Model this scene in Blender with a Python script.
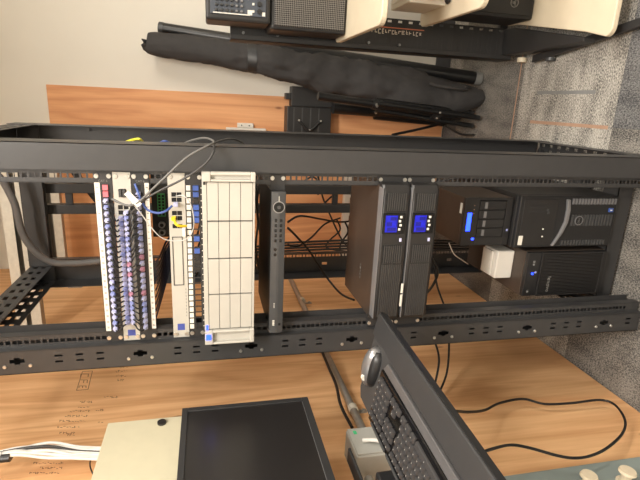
import bpy, math, random
from mathutils import noise
from mathutils import Vector, Matrix
random.seed(7)
for o in list(bpy.data.objects): bpy.data.objects.remove(o)
scene = bpy.context.scene
COL = scene.collection
H = 1.52            # eye height of the photographer; heights below are given relative to the eye

# ------------------------------------------------------------------ camera
AX = Vector((0.04694086, -0.96031341, -0.27494492))   # world axes seen in the camera's frame (right, down, forward)
AY = Vector((-0.22104536, -0.2784107, 0.93467985))
AZ = Vector((-0.97413321, 0.01690062, -0.22534166))
cam_d = bpy.data.cameras.new('camera'); cam = bpy.data.objects.new('camera', cam_d); COL.objects.link(cam)
right = Vector((AX.x, AY.x, AZ.x)); down = Vector((AX.y, AY.y, AZ.y)); fwd = Vector((AX.z, AY.z, AZ.z))
m3 = Matrix((right, -down, -fwd)).transposed()
cam.matrix_world = Matrix.Translation((0, 0, H)) @ m3.to_4x4()
cam_d.sensor_fit = 'HORIZONTAL'; cam_d.sensor_width = 36; cam_d.lens = 27.0
cam_d.clip_start = 0.02
scene.camera = cam

# ------------------------------------------------------------------ world, light level
world = bpy.data.worlds.new('room_world'); scene.world = world; world.use_nodes = True
world.node_tree.nodes['Background'].inputs[0].default_value = (0.85, 0.9, 1.0, 1)
world.node_tree.nodes['Background'].inputs[1].default_value = 0.05
scene.view_settings.view_transform = 'Standard'
scene.view_settings.look = 'None'
scene.view_settings.gamma = 1.0
scene.view_settings.use_curve_mapping = False
scene.view_settings.exposure = 1.2
CEIL = 1.36                                            # ceiling height above the eye
LIGHTS = [((0.45, -0.10), 46.0), ((2.2, 0.9), 26.0), ((0.45, -1.9), 20.0)]   # ceiling panels: centre, watts; the last two are added, unseen fill lights
def area(name, loc, sx, sy, watts):
    d = bpy.data.lights.new(name, 'AREA'); d.shape = 'RECTANGLE'; d.size = sx; d.size_y = sy; d.energy = watts
    d.color = (1.0, 0.94, 0.86)
    o = bpy.data.objects.new(name, d); COL.objects.link(o); o.location = loc
    return o
for (lx, ly), w in LIGHTS:
    area('ceiling_panel_light', (lx, ly, CEIL + H - 0.035), 1.16, 0.56, w)

# ------------------------------------------------------------------ helpers
def at(px, py, Y=None, X=None, Z=None):
    """point seen at a pixel of the photograph, at a known depth, side distance or height"""
    d = Vector((px - 320, py - 240, 480))
    w = Vector((AX.dot(d), AY.dot(d), AZ.dot(d)))
    k = Y / w.y if Y is not None else X / w.x if X is not None else Z / w.z
    return w * k

class MB:
    def __init__(s, M=None): s.v = []; s.f = []; s.mi = []; s.M = M; s.cur = 0
    def add(s, vs, fs):
        b = len(s.v)
        for p in vs:
            p = Vector(p)
            s.v.append(s.M @ p if s.M else p)
        for f in fs: s.f.append([b + i for i in f]); s.mi.append(s.cur)
        return s
    def box(s, x0, x1, y0, y1, z0, z1):
        if x0 > x1: x0, x1 = x1, x0
        if y0 > y1: y0, y1 = y1, y0
        if z0 > z1: z0, z1 = z1, z0
        return s.add([(x0,y0,z0),(x1,y0,z0),(x1,y1,z0),(x0,y1,z0),(x0,y0,z1),(x1,y0,z1),(x1,y1,z1),(x0,y1,z1)],
              [(3,2,1,0),(4,5,6,7),(0,1,5,4),(1,2,6,5),(2,3,7,6),(3,0,4,7)])
    def cyl(s, p0, p1, r0, r1=None, n=14):
        p0 = Vector(p0); p1 = Vector(p1); r1 = r0 if r1 is None else r1
        d = (p1 - p0).normalized(); a = d.orthogonal().normalized(); b = d.cross(a)
        vs = []
        for c, r in ((p0, r0), (p1, r1)):
            for i in range(n):
                t = 2*math.pi*i/n; vs.append(c + (a*math.cos(t) + b*math.sin(t))*r)
        fs = [(i, (i+1) % n, n + (i+1) % n, n + i) for i in range(n)]
        fs.append(tuple(range(n))[::-1]); fs.append(tuple(range(n, 2*n)))
        return s.add(vs, fs)
    def tube(s, pts, r, n=8, sub=5):
        P = [Vector(p) for p in pts]
        if sub > 1 and len(P) > 2: P = spline(P, sub)
        rs = r if isinstance(r, (list, tuple)) else [r]*len(P)
        rings = []; prev = None
        for i, p in enumerate(P):
            d = (P[min(i+1, len(P)-1)] - P[max(i-1, 0)])
            d = d.normalized() if d.length > 1e-9 else Vector((0,0,1))
            a = d.orthogonal().normalized() if prev is None else (prev - d*prev.dot(d)).normalized()
            prev = a; b = d.cross(a)
            rr = rs[min(i, len(rs)-1)]
            rings.append([p + (a*math.cos(2*math.pi*k/n) + b*math.sin(2*math.pi*k/n))*rr for k in range(n)])
        return s.loft(rings)
    def loft(s, rings, cap=True):
        n = len(rings[0]); vs = [p for r in rings for p in r]; fs = []
        for i in range(len(rings)-1):
            for k in range(n):
                fs.append((i*n+k, i*n+(k+1) % n, (i+1)*n+(k+1) % n, (i+1)*n+k))
        if cap: fs.append(tuple(range(n))[::-1]); fs.append(tuple(range((len(rings)-1)*n, len(rings)*n)))
        return s.add(vs, fs)
    def prism(s, poly, axis, a, b):
        def p3(u, v, w): return {'x': (w,u,v), 'y': (u,w,v), 'z': (u,v,w)}[axis]
        n = len(poly)
        vs = [p3(u,v,a) for u,v in poly] + [p3(u,v,b) for u,v in poly]
        fs = [(i,(i+1)%n,n+(i+1)%n,n+i) for i in range(n)] + [tuple(range(n))[::-1], tuple(range(n,2*n))]
        return s.add(vs, fs)
    def ball(s, c, rx, ry=None, rz=None, n=14, m=9):
        ry = rx if ry is None else ry; rz = rx if rz is None else rz; c = Vector(c)
        vs = [c + Vector((0,0,-rz))]
        for j in range(1, m):
            t = math.pi*j/m
            for i in range(n):
                a = 2*math.pi*i/n
                vs.append(c + Vector((rx*math.sin(t)*math.cos(a), ry*math.sin(t)*math.sin(a), -rz*math.cos(t))))
        vs.append(c + Vector((0,0,rz)))
        fs = [(0, 1+(i+1)%n, 1+i) for i in range(n)]
        for j in range(m-2):
            for i in range(n):
                a = 1+j*n+i; b = 1+j*n+(i+1)%n
                fs.append((a, b, b+n, a+n))
        e = len(vs)-1
        fs += [(1+(m-2)*n+i, 1+(m-2)*n+(i+1)%n, e) for i in range(n)]
        return s.add(vs, fs)
    def plate(s, axis, t0, t1, u0, u1, v0, v1, holes):
        """flat plate with rectangular holes; axis = thickness axis; u,v = other two axes in order (x,y,z); holes = (u0,u1,v0,v1)"""
        vb = sorted({v0, v1, *[min(max(h[2], v0), v1) for h in holes], *[min(max(h[3], v0), v1) for h in holes]})
        for a, b in zip(vb, vb[1:]):
            if b - a < 1e-6: continue
            m = (a+b)/2; hs = sorted((h[0], h[1]) for h in holes if h[2] < m < h[3])
            x = u0
            for h0, h1 in hs + [(u1, u1)]:
                if h0 - x > 1e-6:
                    if axis == 'y': s.box(x, h0, t0, t1, a, b)
                    elif axis == 'x': s.box(t0, t1, x, h0, a, b)
                    else: s.box(x, h0, a, b, t0, t1)
                x = max(x, h1)
        return s
    def build(s, name, mat, parent=None, bevel=0, smooth=None, kind=None, label=None, seg=2):
        vs = s.v
        if parent is None:
            mnz = min(v.z for v in vs); cx = (min(v.x for v in vs)+max(v.x for v in vs))/2; cy = (min(v.y for v in vs)+max(v.y for v in vs))/2
            org = Vector((cx, cy, mnz))
        else: org = WL[parent.name]
        me = bpy.data.meshes.new(name)
        me.from_pydata([tuple(v - org) for v in vs], [], s.f); me.validate(); me.update()
        mats = mat if isinstance(mat, (list, tuple)) else [mat]
        for m in mats: me.materials.append(M[m])
        if len(mats) > 1:
            for p, i in zip(me.polygons, s.mi): p.material_index = i
        o = bpy.data.objects.new(name, me); COL.objects.link(o)
        if parent is None: o.location = org + Vector((0,0,H))
        else: o.parent = parent
        WL[o.name] = org
        if smooth is not None:
            for p in me.polygons: p.use_smooth = True
            me.set_sharp_from_angle(angle=math.radians(smooth))
        if bevel:
            b = o.modifiers.new('bevel', 'BEVEL'); b.width = bevel; b.segments = seg; b.limit_method = 'ANGLE'; b.angle_limit = math.radians(40)
        if kind: o['kind'] = kind
        if label: o['label'] = label
        return o
WL = {}
def spline(P, sub):
    out = []
    for i in range(len(P)-1):
        p0 = P[max(i-1,0)]; p1 = P[i]; p2 = P[i+1]; p3 = P[min(i+2, len(P)-1)]
        for k in range(sub):
            t = k/sub
            out.append(0.5*((2*p1) + (p2-p0)*t + (2*p0-5*p1+4*p2-p3)*t*t + (3*p1-p0-3*p2+p3)*t**3))
    out.append(P[-1]); return out
def thing(name, label, cat, loc, group=None):
    o = bpy.data.objects.new(name, None); COL.objects.link(o); o.empty_display_size = 0.05
    o.location = Vector(loc) + Vector((0,0,H)); WL[o.name] = Vector(loc)
    o['label'] = label; o['category'] = cat
    if group: o['group'] = group
    return o
def tag(o, label, cat, group=None):
    o['label'] = label; o['category'] = cat
    if group: o['group'] = group
    return o
def inst(me, name, parent, loc, rot=None):
    """another object on shared mesh data; loc in eye-relative coordinates"""
    o = bpy.data.objects.new(name, me); COL.objects.link(o)
    if parent is not None: o.parent = parent; o.location = Vector(loc) - WL[parent.name]
    else: o.location = Vector(loc) + Vector((0,0,H))
    if rot is not None: o.rotation_euler = rot
    WL[o.name] = Vector(loc)
    return o
def mesh_of(mb, name, mat, smooth=None):
    me = bpy.data.meshes.new(name); me.from_pydata([tuple(v) for v in mb.v], [], mb.f); me.update()
    for m in (mat if isinstance(mat, (list, tuple)) else [mat]): me.materials.append(M[m])
    if isinstance(mat, (list, tuple)):
        for p, i in zip(me.polygons, mb.mi): p.material_index = i
    if smooth is not None:
        for p in me.polygons: p.use_smooth = True
        me.set_sharp_from_angle(angle=math.radians(smooth))
    return me
def letters(body, size, origin, du, dv, mat, parent, name='lettering', depth=0.0004, align='CENTER'):
    """flat print: text in the plane (du, dv) at origin"""
    cu = bpy.data.curves.new('t', 'FONT'); cu.body = body; cu.size = size; cu.align_x = align; cu.align_y = 'CENTER'; cu.extrude = depth/2; cu.resolution_u = 2
    t = bpy.data.objects.new('t', cu); COL.objects.link(t)
    dg = bpy.context.evaluated_depsgraph_get(); dg.update()
    me = bpy.data.meshes.new_from_object(t.evaluated_get(dg)); bpy.data.objects.remove(t)
    du = Vector(du).normalized(); dv = Vector(dv).normalized(); dn = du.cross(dv)
    org = WL[parent.name]
    for v in me.vertices: v.co = Vector(origin) + du*v.co.x + dv*v.co.y + dn*v.co.z - org
    me.name = name; me.materials.clear(); me.materials.append(M[mat])
    o = bpy.data.objects.new(name, me); COL.objects.link(o); o.parent = parent
    return o

# ------------------------------------------------------------------ materials
M = {}
def newmat(name):
    m = bpy.data.materials.new(name); m.use_nodes = True; M[name] = m
    nt = m.node_tree; return m, nt, nt.nodes['Principled BSDF']
def srgb(r, g, b):
    return tuple(((c/255)/12.92 if c/255 <= 0.04045 else ((c/255+0.055)/1.055)**2.4) for c in (r, g, b))
def plain(name, rgb, rough=0.5, metal=0.0, var=0.08, scale=30, bump=0.0, bscale=200, emit=None, es=0.0, spec=0.5):
    m, nt, p = newmat(name); c = srgb(*rgb)
    n = nt.nodes.new('ShaderNodeTexNoise'); n.inputs['Scale'].default_value = scale; n.inputs['Detail'].default_value = 3
    tc = nt.nodes.new('ShaderNodeTexCoord'); nt.links.new(tc.outputs['Object'], n.inputs['Vector'])
    r = nt.nodes.new('ShaderNodeValToRGB')
    r.color_ramp.elements[0].color = (*[x*(1-var) for x in c], 1); r.color_ramp.elements[1].color = (*[min(1, x*(1+var)) for x in c], 1)
    r.color_ramp.elements[0].position = 0.3; r.color_ramp.elements[1].position = 0.7
    nt.links.new(n.outputs['Fac'], r.inputs['Fac']); nt.links.new(r.outputs['Color'], p.inputs['Base Color'])
    p.inputs['Roughness'].default_value = rough; p.inputs['Metallic'].default_value = metal; p.inputs['Specular IOR Level'].default_value = spec
    if bump:
        n2 = nt.nodes.new('ShaderNodeTexNoise'); n2.inputs['Scale'].default_value = bscale; n2.inputs['Detail'].default_value = 2
        nt.links.new(tc.outputs['Object'], n2.inputs['Vector'])
        b = nt.nodes.new('ShaderNodeBump'); b.inputs['Strength'].default_value = bump; b.inputs['Distance'].default_value = 0.002
        nt.links.new(n2.outputs['Fac'], b.inputs['Height']); nt.links.new(b.outputs['Normal'], p.inputs['Normal'])
    if emit:
        p.inputs['Emission Color'].default_value = (*srgb(*emit), 1); p.inputs['Emission Strength'].default_value = es
    return m
plain('wall_paint', (228, 224, 214), 0.85, var=0.015, scale=4, bump=0.12, bscale=160)
plain('ceiling_tile', (225, 224, 218), 0.9, var=0.03, scale=60, bump=0.2, bscale=90)
plain('baseboard', (74, 74, 76), 0.55, var=0.05)
plain('rack_black', (55, 55, 56), 0.40, var=0.05, bump=0.08, bscale=700)
plain('rack_dark', (40, 40, 41), 0.5, var=0.05)
plain('black_plastic', (33, 33, 34), 0.4, var=0.06, bump=0.05, bscale=500)
plain('black_gloss', (14, 14, 16), 0.18, var=0.05)
plain('dark_grille', (20, 20, 21), 0.6)
plain('case_black', (36, 35, 35), 0.45, var=0.06, bump=0.06, bscale=400)
plain('case_side', (74, 64, 57), 0.42, metal=0.3, var=0.06)
plain('grey_plastic', (64, 65, 66), 0.42, var=0.05)
plain('keys', (56, 55, 56), 0.5, var=0.05)
plain('silver', (150, 150, 152), 0.32, metal=0.7, var=0.05)
plain('silver_plastic', (128, 128, 130), 0.38, metal=0.35, var=0.05)
plain('screw', (205, 203, 198), 0.28, metal=0.85, var=0.05)
plain('steel', (165, 163, 157), 0.4, metal=0.6, var=0.08, scale=60)
plain('galvanized', (216, 211, 198), 0.5, metal=0.1, var=0.08, scale=40)
plain('white_device', (184, 181, 172), 0.42, var=0.02)
plain('white_bright', (224, 220, 212), 0.45, var=0.02)
plain('label_white', (225, 222, 212), 0.6, var=0.03)
plain('lavender', (192, 194, 226), 0.45, var=0.12, scale=80)
plain('lavender_deep', (152, 161, 212), 0.45, var=0.12, scale=80)
plain('jack_pink', (222, 110, 120), 0.5)
plain('jack_red', (192, 138, 158), 0.5)
plain('jack_blue', (60, 88, 160), 0.45)
plain('cable_black', (24, 24, 25), 0.5)
plain('cable_navy', (24, 32, 62), 0.5)
plain('cable_blue', (66, 88, 152), 0.45)
plain('cable_yellow', (238, 208, 40), 0.45)
plain('cable_grey', (96, 95, 93), 0.5)
plain('cable_dark_grey', (62, 61, 61), 0.45)
plain('conduit_grey', (98, 97, 97), 0.4)
plain('fibre_white', (186, 184, 180), 0.5)
plain('cable_white', (226, 224, 218), 0.5)
plain('logo_blue', (66, 80, 158), 0.5)
plain('print_dark', (128, 96, 68), 0.8)
plain('print_grey', (120, 120, 118), 0.7)
plain('cream_metal', (206, 199, 172), 0.45, var=0.02, bump=0.05, bscale=300)
plain('box_grey', (176, 176, 170), 0.5, var=0.03)
plain('green_sticker', (70, 190, 130), 0.5)
plain('green_connector', (76, 160, 92), 0.5)
plain('panel_blue_grey', (140, 152, 150), 0.5, var=0.03)
plain('spool_cream', (226, 212, 186), 0.5)
plain('beige_shelf', (214, 202, 178), 0.5, var=0.03, scale=15)
plain('cart_black', (44, 43, 43), 0.5, var=0.05, bump=0.06, bscale=400)
plain('mixer_blue', (66, 72, 82), 0.45)
plain('bag_cloth', (52, 50, 50), 0.75, var=0.1, scale=25, bump=0.35, bscale=60)
plain('tripod_black', (24, 24, 25), 0.35)
plain('decal_orange', (205, 120, 85), 0.5)
plain('decal_white', (222, 214, 200), 0.5)
plain('red_plastic', (200, 60, 40), 0.45)
plain('tray_top', (60, 59, 59), 0.6, var=0.06, bump=0.12, bscale=500)
plain('palm_pad', (52, 52, 53), 0.5, var=0.05)
plain('screen_black', (30, 28, 28), 0.28, var=0.02)
plain('bezel_black', (42, 42, 43), 0.4)
plain('led_blue', (20, 40, 255), 0.4, emit=(30, 60, 255), es=3.0)
plain('lcd_blue', (20, 26, 150), 0.3, var=0.25, scale=90, emit=(24, 30, 220), es=0.22)
plain('lcd_dark', (14, 16, 96), 0.3, emit=(18, 20, 130), es=0.3)
plain('lens', (240, 236, 226), 0.5, emit=(255, 246, 228), es=1.5)
plain('accent_orange', (166, 134, 112), 0.95, bump=0.4, bscale=400)
plain('stripe_blue', (122, 123, 122), 0.95, bump=0.4, bscale=400)
plain('louvre', (60, 60, 60), 0.4)
plain('strip_grey', (100, 99, 100), 0.35, metal=0.3)
plain('legend', (190, 188, 184), 0.6)
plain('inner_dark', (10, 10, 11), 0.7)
plain('yellow_tip', (214, 208, 60), 0.5)

def plywood(name, seed, base, dark, light, plane, rings=13):
    m, nt, p = newmat(name); L = nt.links.new; N = nt.nodes.new
    tc = N('ShaderNodeTexCoord')
    mp = N('ShaderNodeMapping'); mp.inputs['Scale'].default_value = (1, 1, 0.10); mp.inputs['Location'].default_value = (seed, seed*0.7, seed*0.31)
    L(tc.outputs['Object'], mp.inputs['Vector'])
    n1 = N('ShaderNodeTexNoise'); n1.inputs['Scale'].default_value = 3.2; n1.inputs['Detail'].default_value = 4; n1.inputs['Distortion'].default_value = 0.9
    L(mp.outputs['Vector'], n1.inputs['Vector'])
    mul = N('ShaderNodeMath'); mul.operation = 'MULTIPLY'; mul.inputs[1].default_value = rings
    L(n1.outputs['Fac'], mul.inputs[0])
    fr = N('ShaderNodeMath'); fr.operation = 'PINGPONG'; fr.inputs[1].default_value = 1.0; L(mul.outputs[0], fr.inputs[0])
    mp2 = N('ShaderNodeMapping'); mp2.inputs['Scale'].default_value = (1, 1, 0.035); L(tc.outputs['Object'], mp2.inputs['Vector'])
    n2 = N('ShaderNodeTexNoise'); n2.inputs['Scale'].default_value = 110; n2.inputs['Detail'].default_value = 4; L(mp2.outputs['Vector'], n2.inputs['Vector'])
    mx = N('ShaderNodeMix'); mx.data_type = 'FLOAT'; mx.inputs[0].default_value = 0.5; L(fr.outputs[0], mx.inputs[2]); L(n2.outputs['Fac'], mx.inputs[3])
    r = N('ShaderNodeValToRGB'); r.color_ramp.elements[0].color = (*srgb(*dark), 1); r.color_ramp.elements[1].color = (*srgb(*light), 1)
    e = r.color_ramp.elements.new(0.5); e.color = (*srgb(*base), 1)
    r.color_ramp.elements[0].position = 0.12; r.color_ramp.elements[1].position = 0.88
    L(mx.outputs[0], r.inputs['Fac'])
    # knots and dark flecks
    mp3 = N('ShaderNodeMapping'); mp3.inputs['Scale'].default_value = (9, 0, 3.4) if plane == 'y' else (0, 9, 3.4); mp3.inputs['Location'].default_value = (seed*2, 0, seed); L(tc.outputs['Object'], mp3.inputs['Vector'])
    vo = N('ShaderNodeTexVoronoi'); vo.inputs['Scale'].default_value = 0.9; L(mp3.outputs['Vector'], vo.inputs['Vector'])
    kr = N('ShaderNodeValToRGB'); kr.color_ramp.elements[0].color = (1,1,1,1); kr.color_ramp.elements[1].color = (0,0,0,1)
    kr.color_ramp.elements[0].position = 0.03; kr.color_ramp.elements[1].position = 0.085; L(vo.outputs['Distance'], kr.inputs['Fac'])
    km = N('ShaderNodeMath'); km.operation = 'MULTIPLY'; km.inputs[1].default_value = 0.75; L(kr.outputs['Color'], km.inputs[0])
    mc = N('ShaderNodeMix'); mc.data_type = 'RGBA'; L(km.outputs[0], mc.inputs[0]); L(r.outputs['Color'], mc.inputs[6]); mc.inputs[7].default_value = (*srgb(112, 66, 40), 1)
    L(mc.outputs[2], p.inputs['Base Color'])
    p.inputs['Roughness'].default_value = 0.62
    b = N('ShaderNodeBump'); b.inputs['Strength'].default_value = 0.15; b.inputs['Distance'].default_value = 0.002
    L(n2.outputs['Fac'], b.inputs['Height']); L(b.outputs['Normal'], p.inputs['Normal'])
plywood('plywood_back', 3.1, (236, 178, 128), (206, 142, 96), (244, 196, 150), 'y', 17)
plywood('plywood_left', 8.7, (240, 194, 144), (208, 154, 106), (248, 214, 170), 'x', 18)

def carpet(name, seed, a, b, rib):
    m, nt, p = newmat(name); L = nt.links.new; N = nt.nodes.new
    tc = N('ShaderNodeTexCoord')
    mp = N('ShaderNodeMapping'); mp.inputs['Scale'].default_value = (125, 240, 1) if rib == 'x' else (240, 125, 1); mp.inputs['Location'].default_value = (seed, seed, 0); L(tc.outputs['Object'], mp.inputs['Vector'])
    n = N('ShaderNodeTexNoise'); n.inputs['Scale'].default_value = 1.0; n.inputs['Detail'].default_value = 3; L(mp.outputs['Vector'], n.inputs['Vector'])
    mp2 = N('ShaderNodeMapping'); mp2.inputs['Scale'].default_value = (5, 16, 1) if rib == 'x' else (16, 5, 1); mp2.inputs['Location'].default_value = (seed*3, seed, 0); L(tc.outputs['Object'], mp2.inputs['Vector'])
    n2 = N('ShaderNodeTexNoise'); n2.inputs['Scale'].default_value = 1.0; n2.inputs['Detail'].default_value = 2; L(mp2.outputs['Vector'], n2.inputs['Vector'])
    mx = N('ShaderNodeMix'); mx.data_type = 'FLOAT'; mx.inputs[0].default_value = 0.25; L(n.outputs['Fac'], mx.inputs[2]); L(n2.outputs['Fac'], mx.inputs[3])
    r = N('ShaderNodeValToRGB'); r.color_ramp.elements[0].color = (*srgb(*a), 1); r.color_ramp.elements[1].color = (*srgb(*b), 1)
    r.color_ramp.elements[0].position = 0.39; r.color_ramp.elements[1].position = 0.61; L(mx.outputs[0], r.inputs['Fac'])
    L(r.outputs['Color'], p.inputs['Base Color']); p.inputs['Roughness'].default_value = 0.97; p.inputs['Specular IOR Level'].default_value = 0.15
    bp = N('ShaderNodeBump'); bp.inputs['Strength'].default_value = 0.6; bp.inputs['Distance'].default_value = 0.003
    L(n.outputs['Fac'], bp.inputs['Height']); L(bp.outputs['Normal'], p.inputs['Normal'])
carpet('carpet_light', 1.0, (92, 90, 87), (190, 185, 176), 'x')
carpet('carpet_mid', 4.0, (72, 71, 70), (146, 141, 134), 'y')
carpet('carpet_dark', 9.0, (66, 66, 68), (128, 127, 126), 'y')

def grille_mat():
    m, nt, p = newmat('speaker_grille'); L = nt.links.new; N = nt.nodes.new
    tc = N('ShaderNodeTexCoord'); mp = N('ShaderNodeMapping'); mp.inputs['Scale'].default_value = (190, 190, 190); mp.inputs['Rotation'].default_value = (0, 0.785, 0)
    L(tc.outputs['Object'], mp.inputs['Vector'])
    v = N('ShaderNodeTexChecker'); v.inputs['Scale'].default_value = 1.0; L(mp.outputs['Vector'], v.inputs['Vector'])
    v.inputs['Color1'].default_value = (*srgb(18,18,18),1); v.inputs['Color2'].default_value = (*srgb(112,108,104),1)
    L(v.outputs['Color'], p.inputs['Base Color']); p.inputs['Roughness'].default_value = 0.5; p.inputs['Metallic'].default_value = 0.3
grille_mat()

# ------------------------------------------------------------------ the room
FL = -H; XL = -1.045; YB = 3.0; XR = 3.0; YF = -2.6
fl = MB().box(XL, XR, YF, YB, FL-0.05, FL-0.006).build('floor', 'baseboard', kind='structure')
TS = 0.61
ty = [1.6 + TS*k for k in range(-7, 3)]; tx = [-0.65 + TS*k for k in range(-1, 6)]
for i, x in enumerate(tx):
    for j, y in enumerate(ty):
        x0 = max(x, XL); x1 = min(x+TS, XR); y0 = max(y, YF); y1 = min(y+TS, YB)
        if x1 - x0 < 0.02 or y1 - y0 < 0.02: continue
        mname = {7: 'carpet_light', 6: 'carpet_dark', 8: 'carpet_mid'}.get(j, ['carpet_mid', 'carpet_dark', 'carpet_light'][(i+j) % 3])
        if j == 6 and i <= 1: mname = 'carpet_mid'
        MB().box(x0+0.0006, x1-0.0006, y0+0.0006, y1-0.0006, FL-0.006, FL).build('carpet_tile', mname, fl)
MB().box(-0.048, -0.034, 1.62, 2.10, FL, FL+0.0008).build('accent_stripe', 'accent_orange', fl, label='orange accent yarn in the carpet')
MB().box(-0.2, 0.9, 2.235, 2.243, FL, FL+0.0008).build('accent_stripe', 'accent_orange', fl, label='orange accent yarn in the carpet')
MB().box(0.085, 0.10, 1.72, 2.08, FL, FL+0.0008).build('accent_stripe', 'stripe_blue', fl, label='blue grey accent yarn in the carpet')
MB().box(XL, XR, YB, YB+0.1, FL, CEIL).build('wall_back', 'wall_paint', kind='structure')
MB().box(XL-0.1, XL, YF-0.1, YB+0.1, FL, CEIL).build('wall_left', 'wall_paint', kind='structure')
MB().box(XR, XR+0.1, YF-0.1, YB+0.1, FL, CEIL).build('wall_right', 'wall_paint', kind='structure')
MB().box(XL, XR, YF-0.1, YF, FL, CEIL).build('wall_front', 'wall_paint', kind='structure')
MB().box(XL-0.1, XR+0.1, YF-0.1, YB+0.1, CEIL, CEIL+0.1).build('ceiling', 'ceiling_tile', kind='structure')
MB().box(0.05, XR, YB-0.012, YB, FL, FL+0.10).build('baseboard_back', 'baseboard', kind='structure', bevel=0.003)
MB().box(XR-0.012, XR, YF, YB-0.012, FL, FL+0.10).build('baseboard_right', 'baseboard', kind='structure', bevel=0.003)
for k, ((lx, ly), w) in enumerate(LIGHTS):
    lab = ['recessed white ceiling light panel above the rack aisle', 'added white fill light panel farther right along the ceiling', 'added white fill light panel behind the photographer'][k]
    t = thing('ceiling_light', lab, 'light', (lx, ly, CEIL-0.03), 'ceiling light panels')  # second and third panels are out of view, added as fill
    MB().plate('z', CEIL-0.03, CEIL, lx-0.61, lx+0.61, ly-0.31, ly+0.31, [(lx-0.585, lx+0.585, ly-0.285, ly+0.285)]).build('frame', 'white_bright', t)
    MB().box(lx-0.585, lx+0.585, ly-0.285, ly+0.285, CEIL-0.02, CEIL-0.012).build('diffuser', 'lens', t)

# plywood sheets
pb = MB().box(XL+0.02, 0.025, YB-0.019, YB-0.001, FL+0.012, 0.843).build('plywood_sheet', 'plywood_back', bevel=0.0015)
tag(pb, 'narrow orange-brown plywood sheet on the white back wall behind the rack', 'plywood')
pl = MB().box(XL, XL+0.02, -0.6, YB-0.001, FL+0.008, CEIL-0.05).build('plywood_sheet', 'plywood_left', bevel=0.0015)
tag(pl, 'large pale plywood sheet covering the left wall behind the monitor', 'plywood')
PX = XL + 0.02      # face of the left plywood

# stamped print on the left plywood (small worn marks, not readable)
def wallmark(parent, name, pts, x=PX):
    mb = MB()
    for (y0, y1, z0, z1) in pts: mb.box(x, x+0.0006, y0, y1, z0, z1)
    return mb.build(name, 'print_dark', parent)
def px_rect(a, b, x=PX):
    p = at(*a, X=x); q = at(*b, X=x); return p, q
def wall_line(parent, name, segs, w=0.0016):
    """thin printed strokes on the plywood between pairs of points on its face"""
    mb = MB()
    for a, b in segs:
        d = (b-a).normalized(); nrm = Vector((0, -d.z, d.y))*w/2; up = Vector((0.0005, 0, 0))
        mb.add([a-nrm, b-nrm, b+nrm, a+nrm, a-nrm+up, b-nrm+up, b+nrm+up, a+nrm+up], [(3,2,1,0),(4,5,6,7),(0,1,5,4),(1,2,6,5),(2,3,7,6),(3,0,4,7)])
    return mb.build(name, 'print_dark', parent)
W_ = lambda x, y: at(x, y, X=PX)
cs = [W_(82.5, 371.5), W_(92.5, 371), W_(88, 389.5), W_(76.5, 390.5)]
wall_line(pl, 'stamp_frame', [(cs[k], cs[(k+1) % 4]) for k in range(4)], 0.0022)
wall_line(pl, 'stamp_print', [(W_(81,374), W_(89,374)), (W_(81,374), W_(80.5,377)), (W_(88.5,374), W_(88,377)), (W_(80,380), W_(88,380)), (W_(84,380), W_(83.5,383)), (W_(87.5,380), W_(87,383)), (W_(79,386), W_(86.5,386)), (W_(79,386), W_(79,388)), (W_(82.5,386), W_(82.5,388)), (W_(86,386), W_(86,388))], 0.0026)
rnd = random.Random(11)
for x0, x1, yy in [(112,128,367),(116,127,371),(116,126,376),(118,124,380),(104,118,397),(80,92,402),(78,90,407),(70,90,411),(65,88,416),(60,85,421),(58,80,427),(60,75,433),(68,76,435),(96,104,410),(98,103,423),(34,64,463),(40,62,468),(30,60,473)]:
    segs = []; x = x0
    while x < x1:
        l = rnd.uniform(0.8, 2.4); dy = rnd.uniform(-0.7, 0.7)
        segs.append((W_(x, yy+dy), W_(min(x+l, x1), yy+dy+rnd.uniform(-0.5, 0.5))))
        if rnd.random() < 0.45: segs.append((W_(x, yy-1), W_(x-0.2, yy+1)))
        x += l + rnd.uniform(0.5, 1.6)
    wall_line(pl, 'stamp_print', segs, 0.0018)

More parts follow.
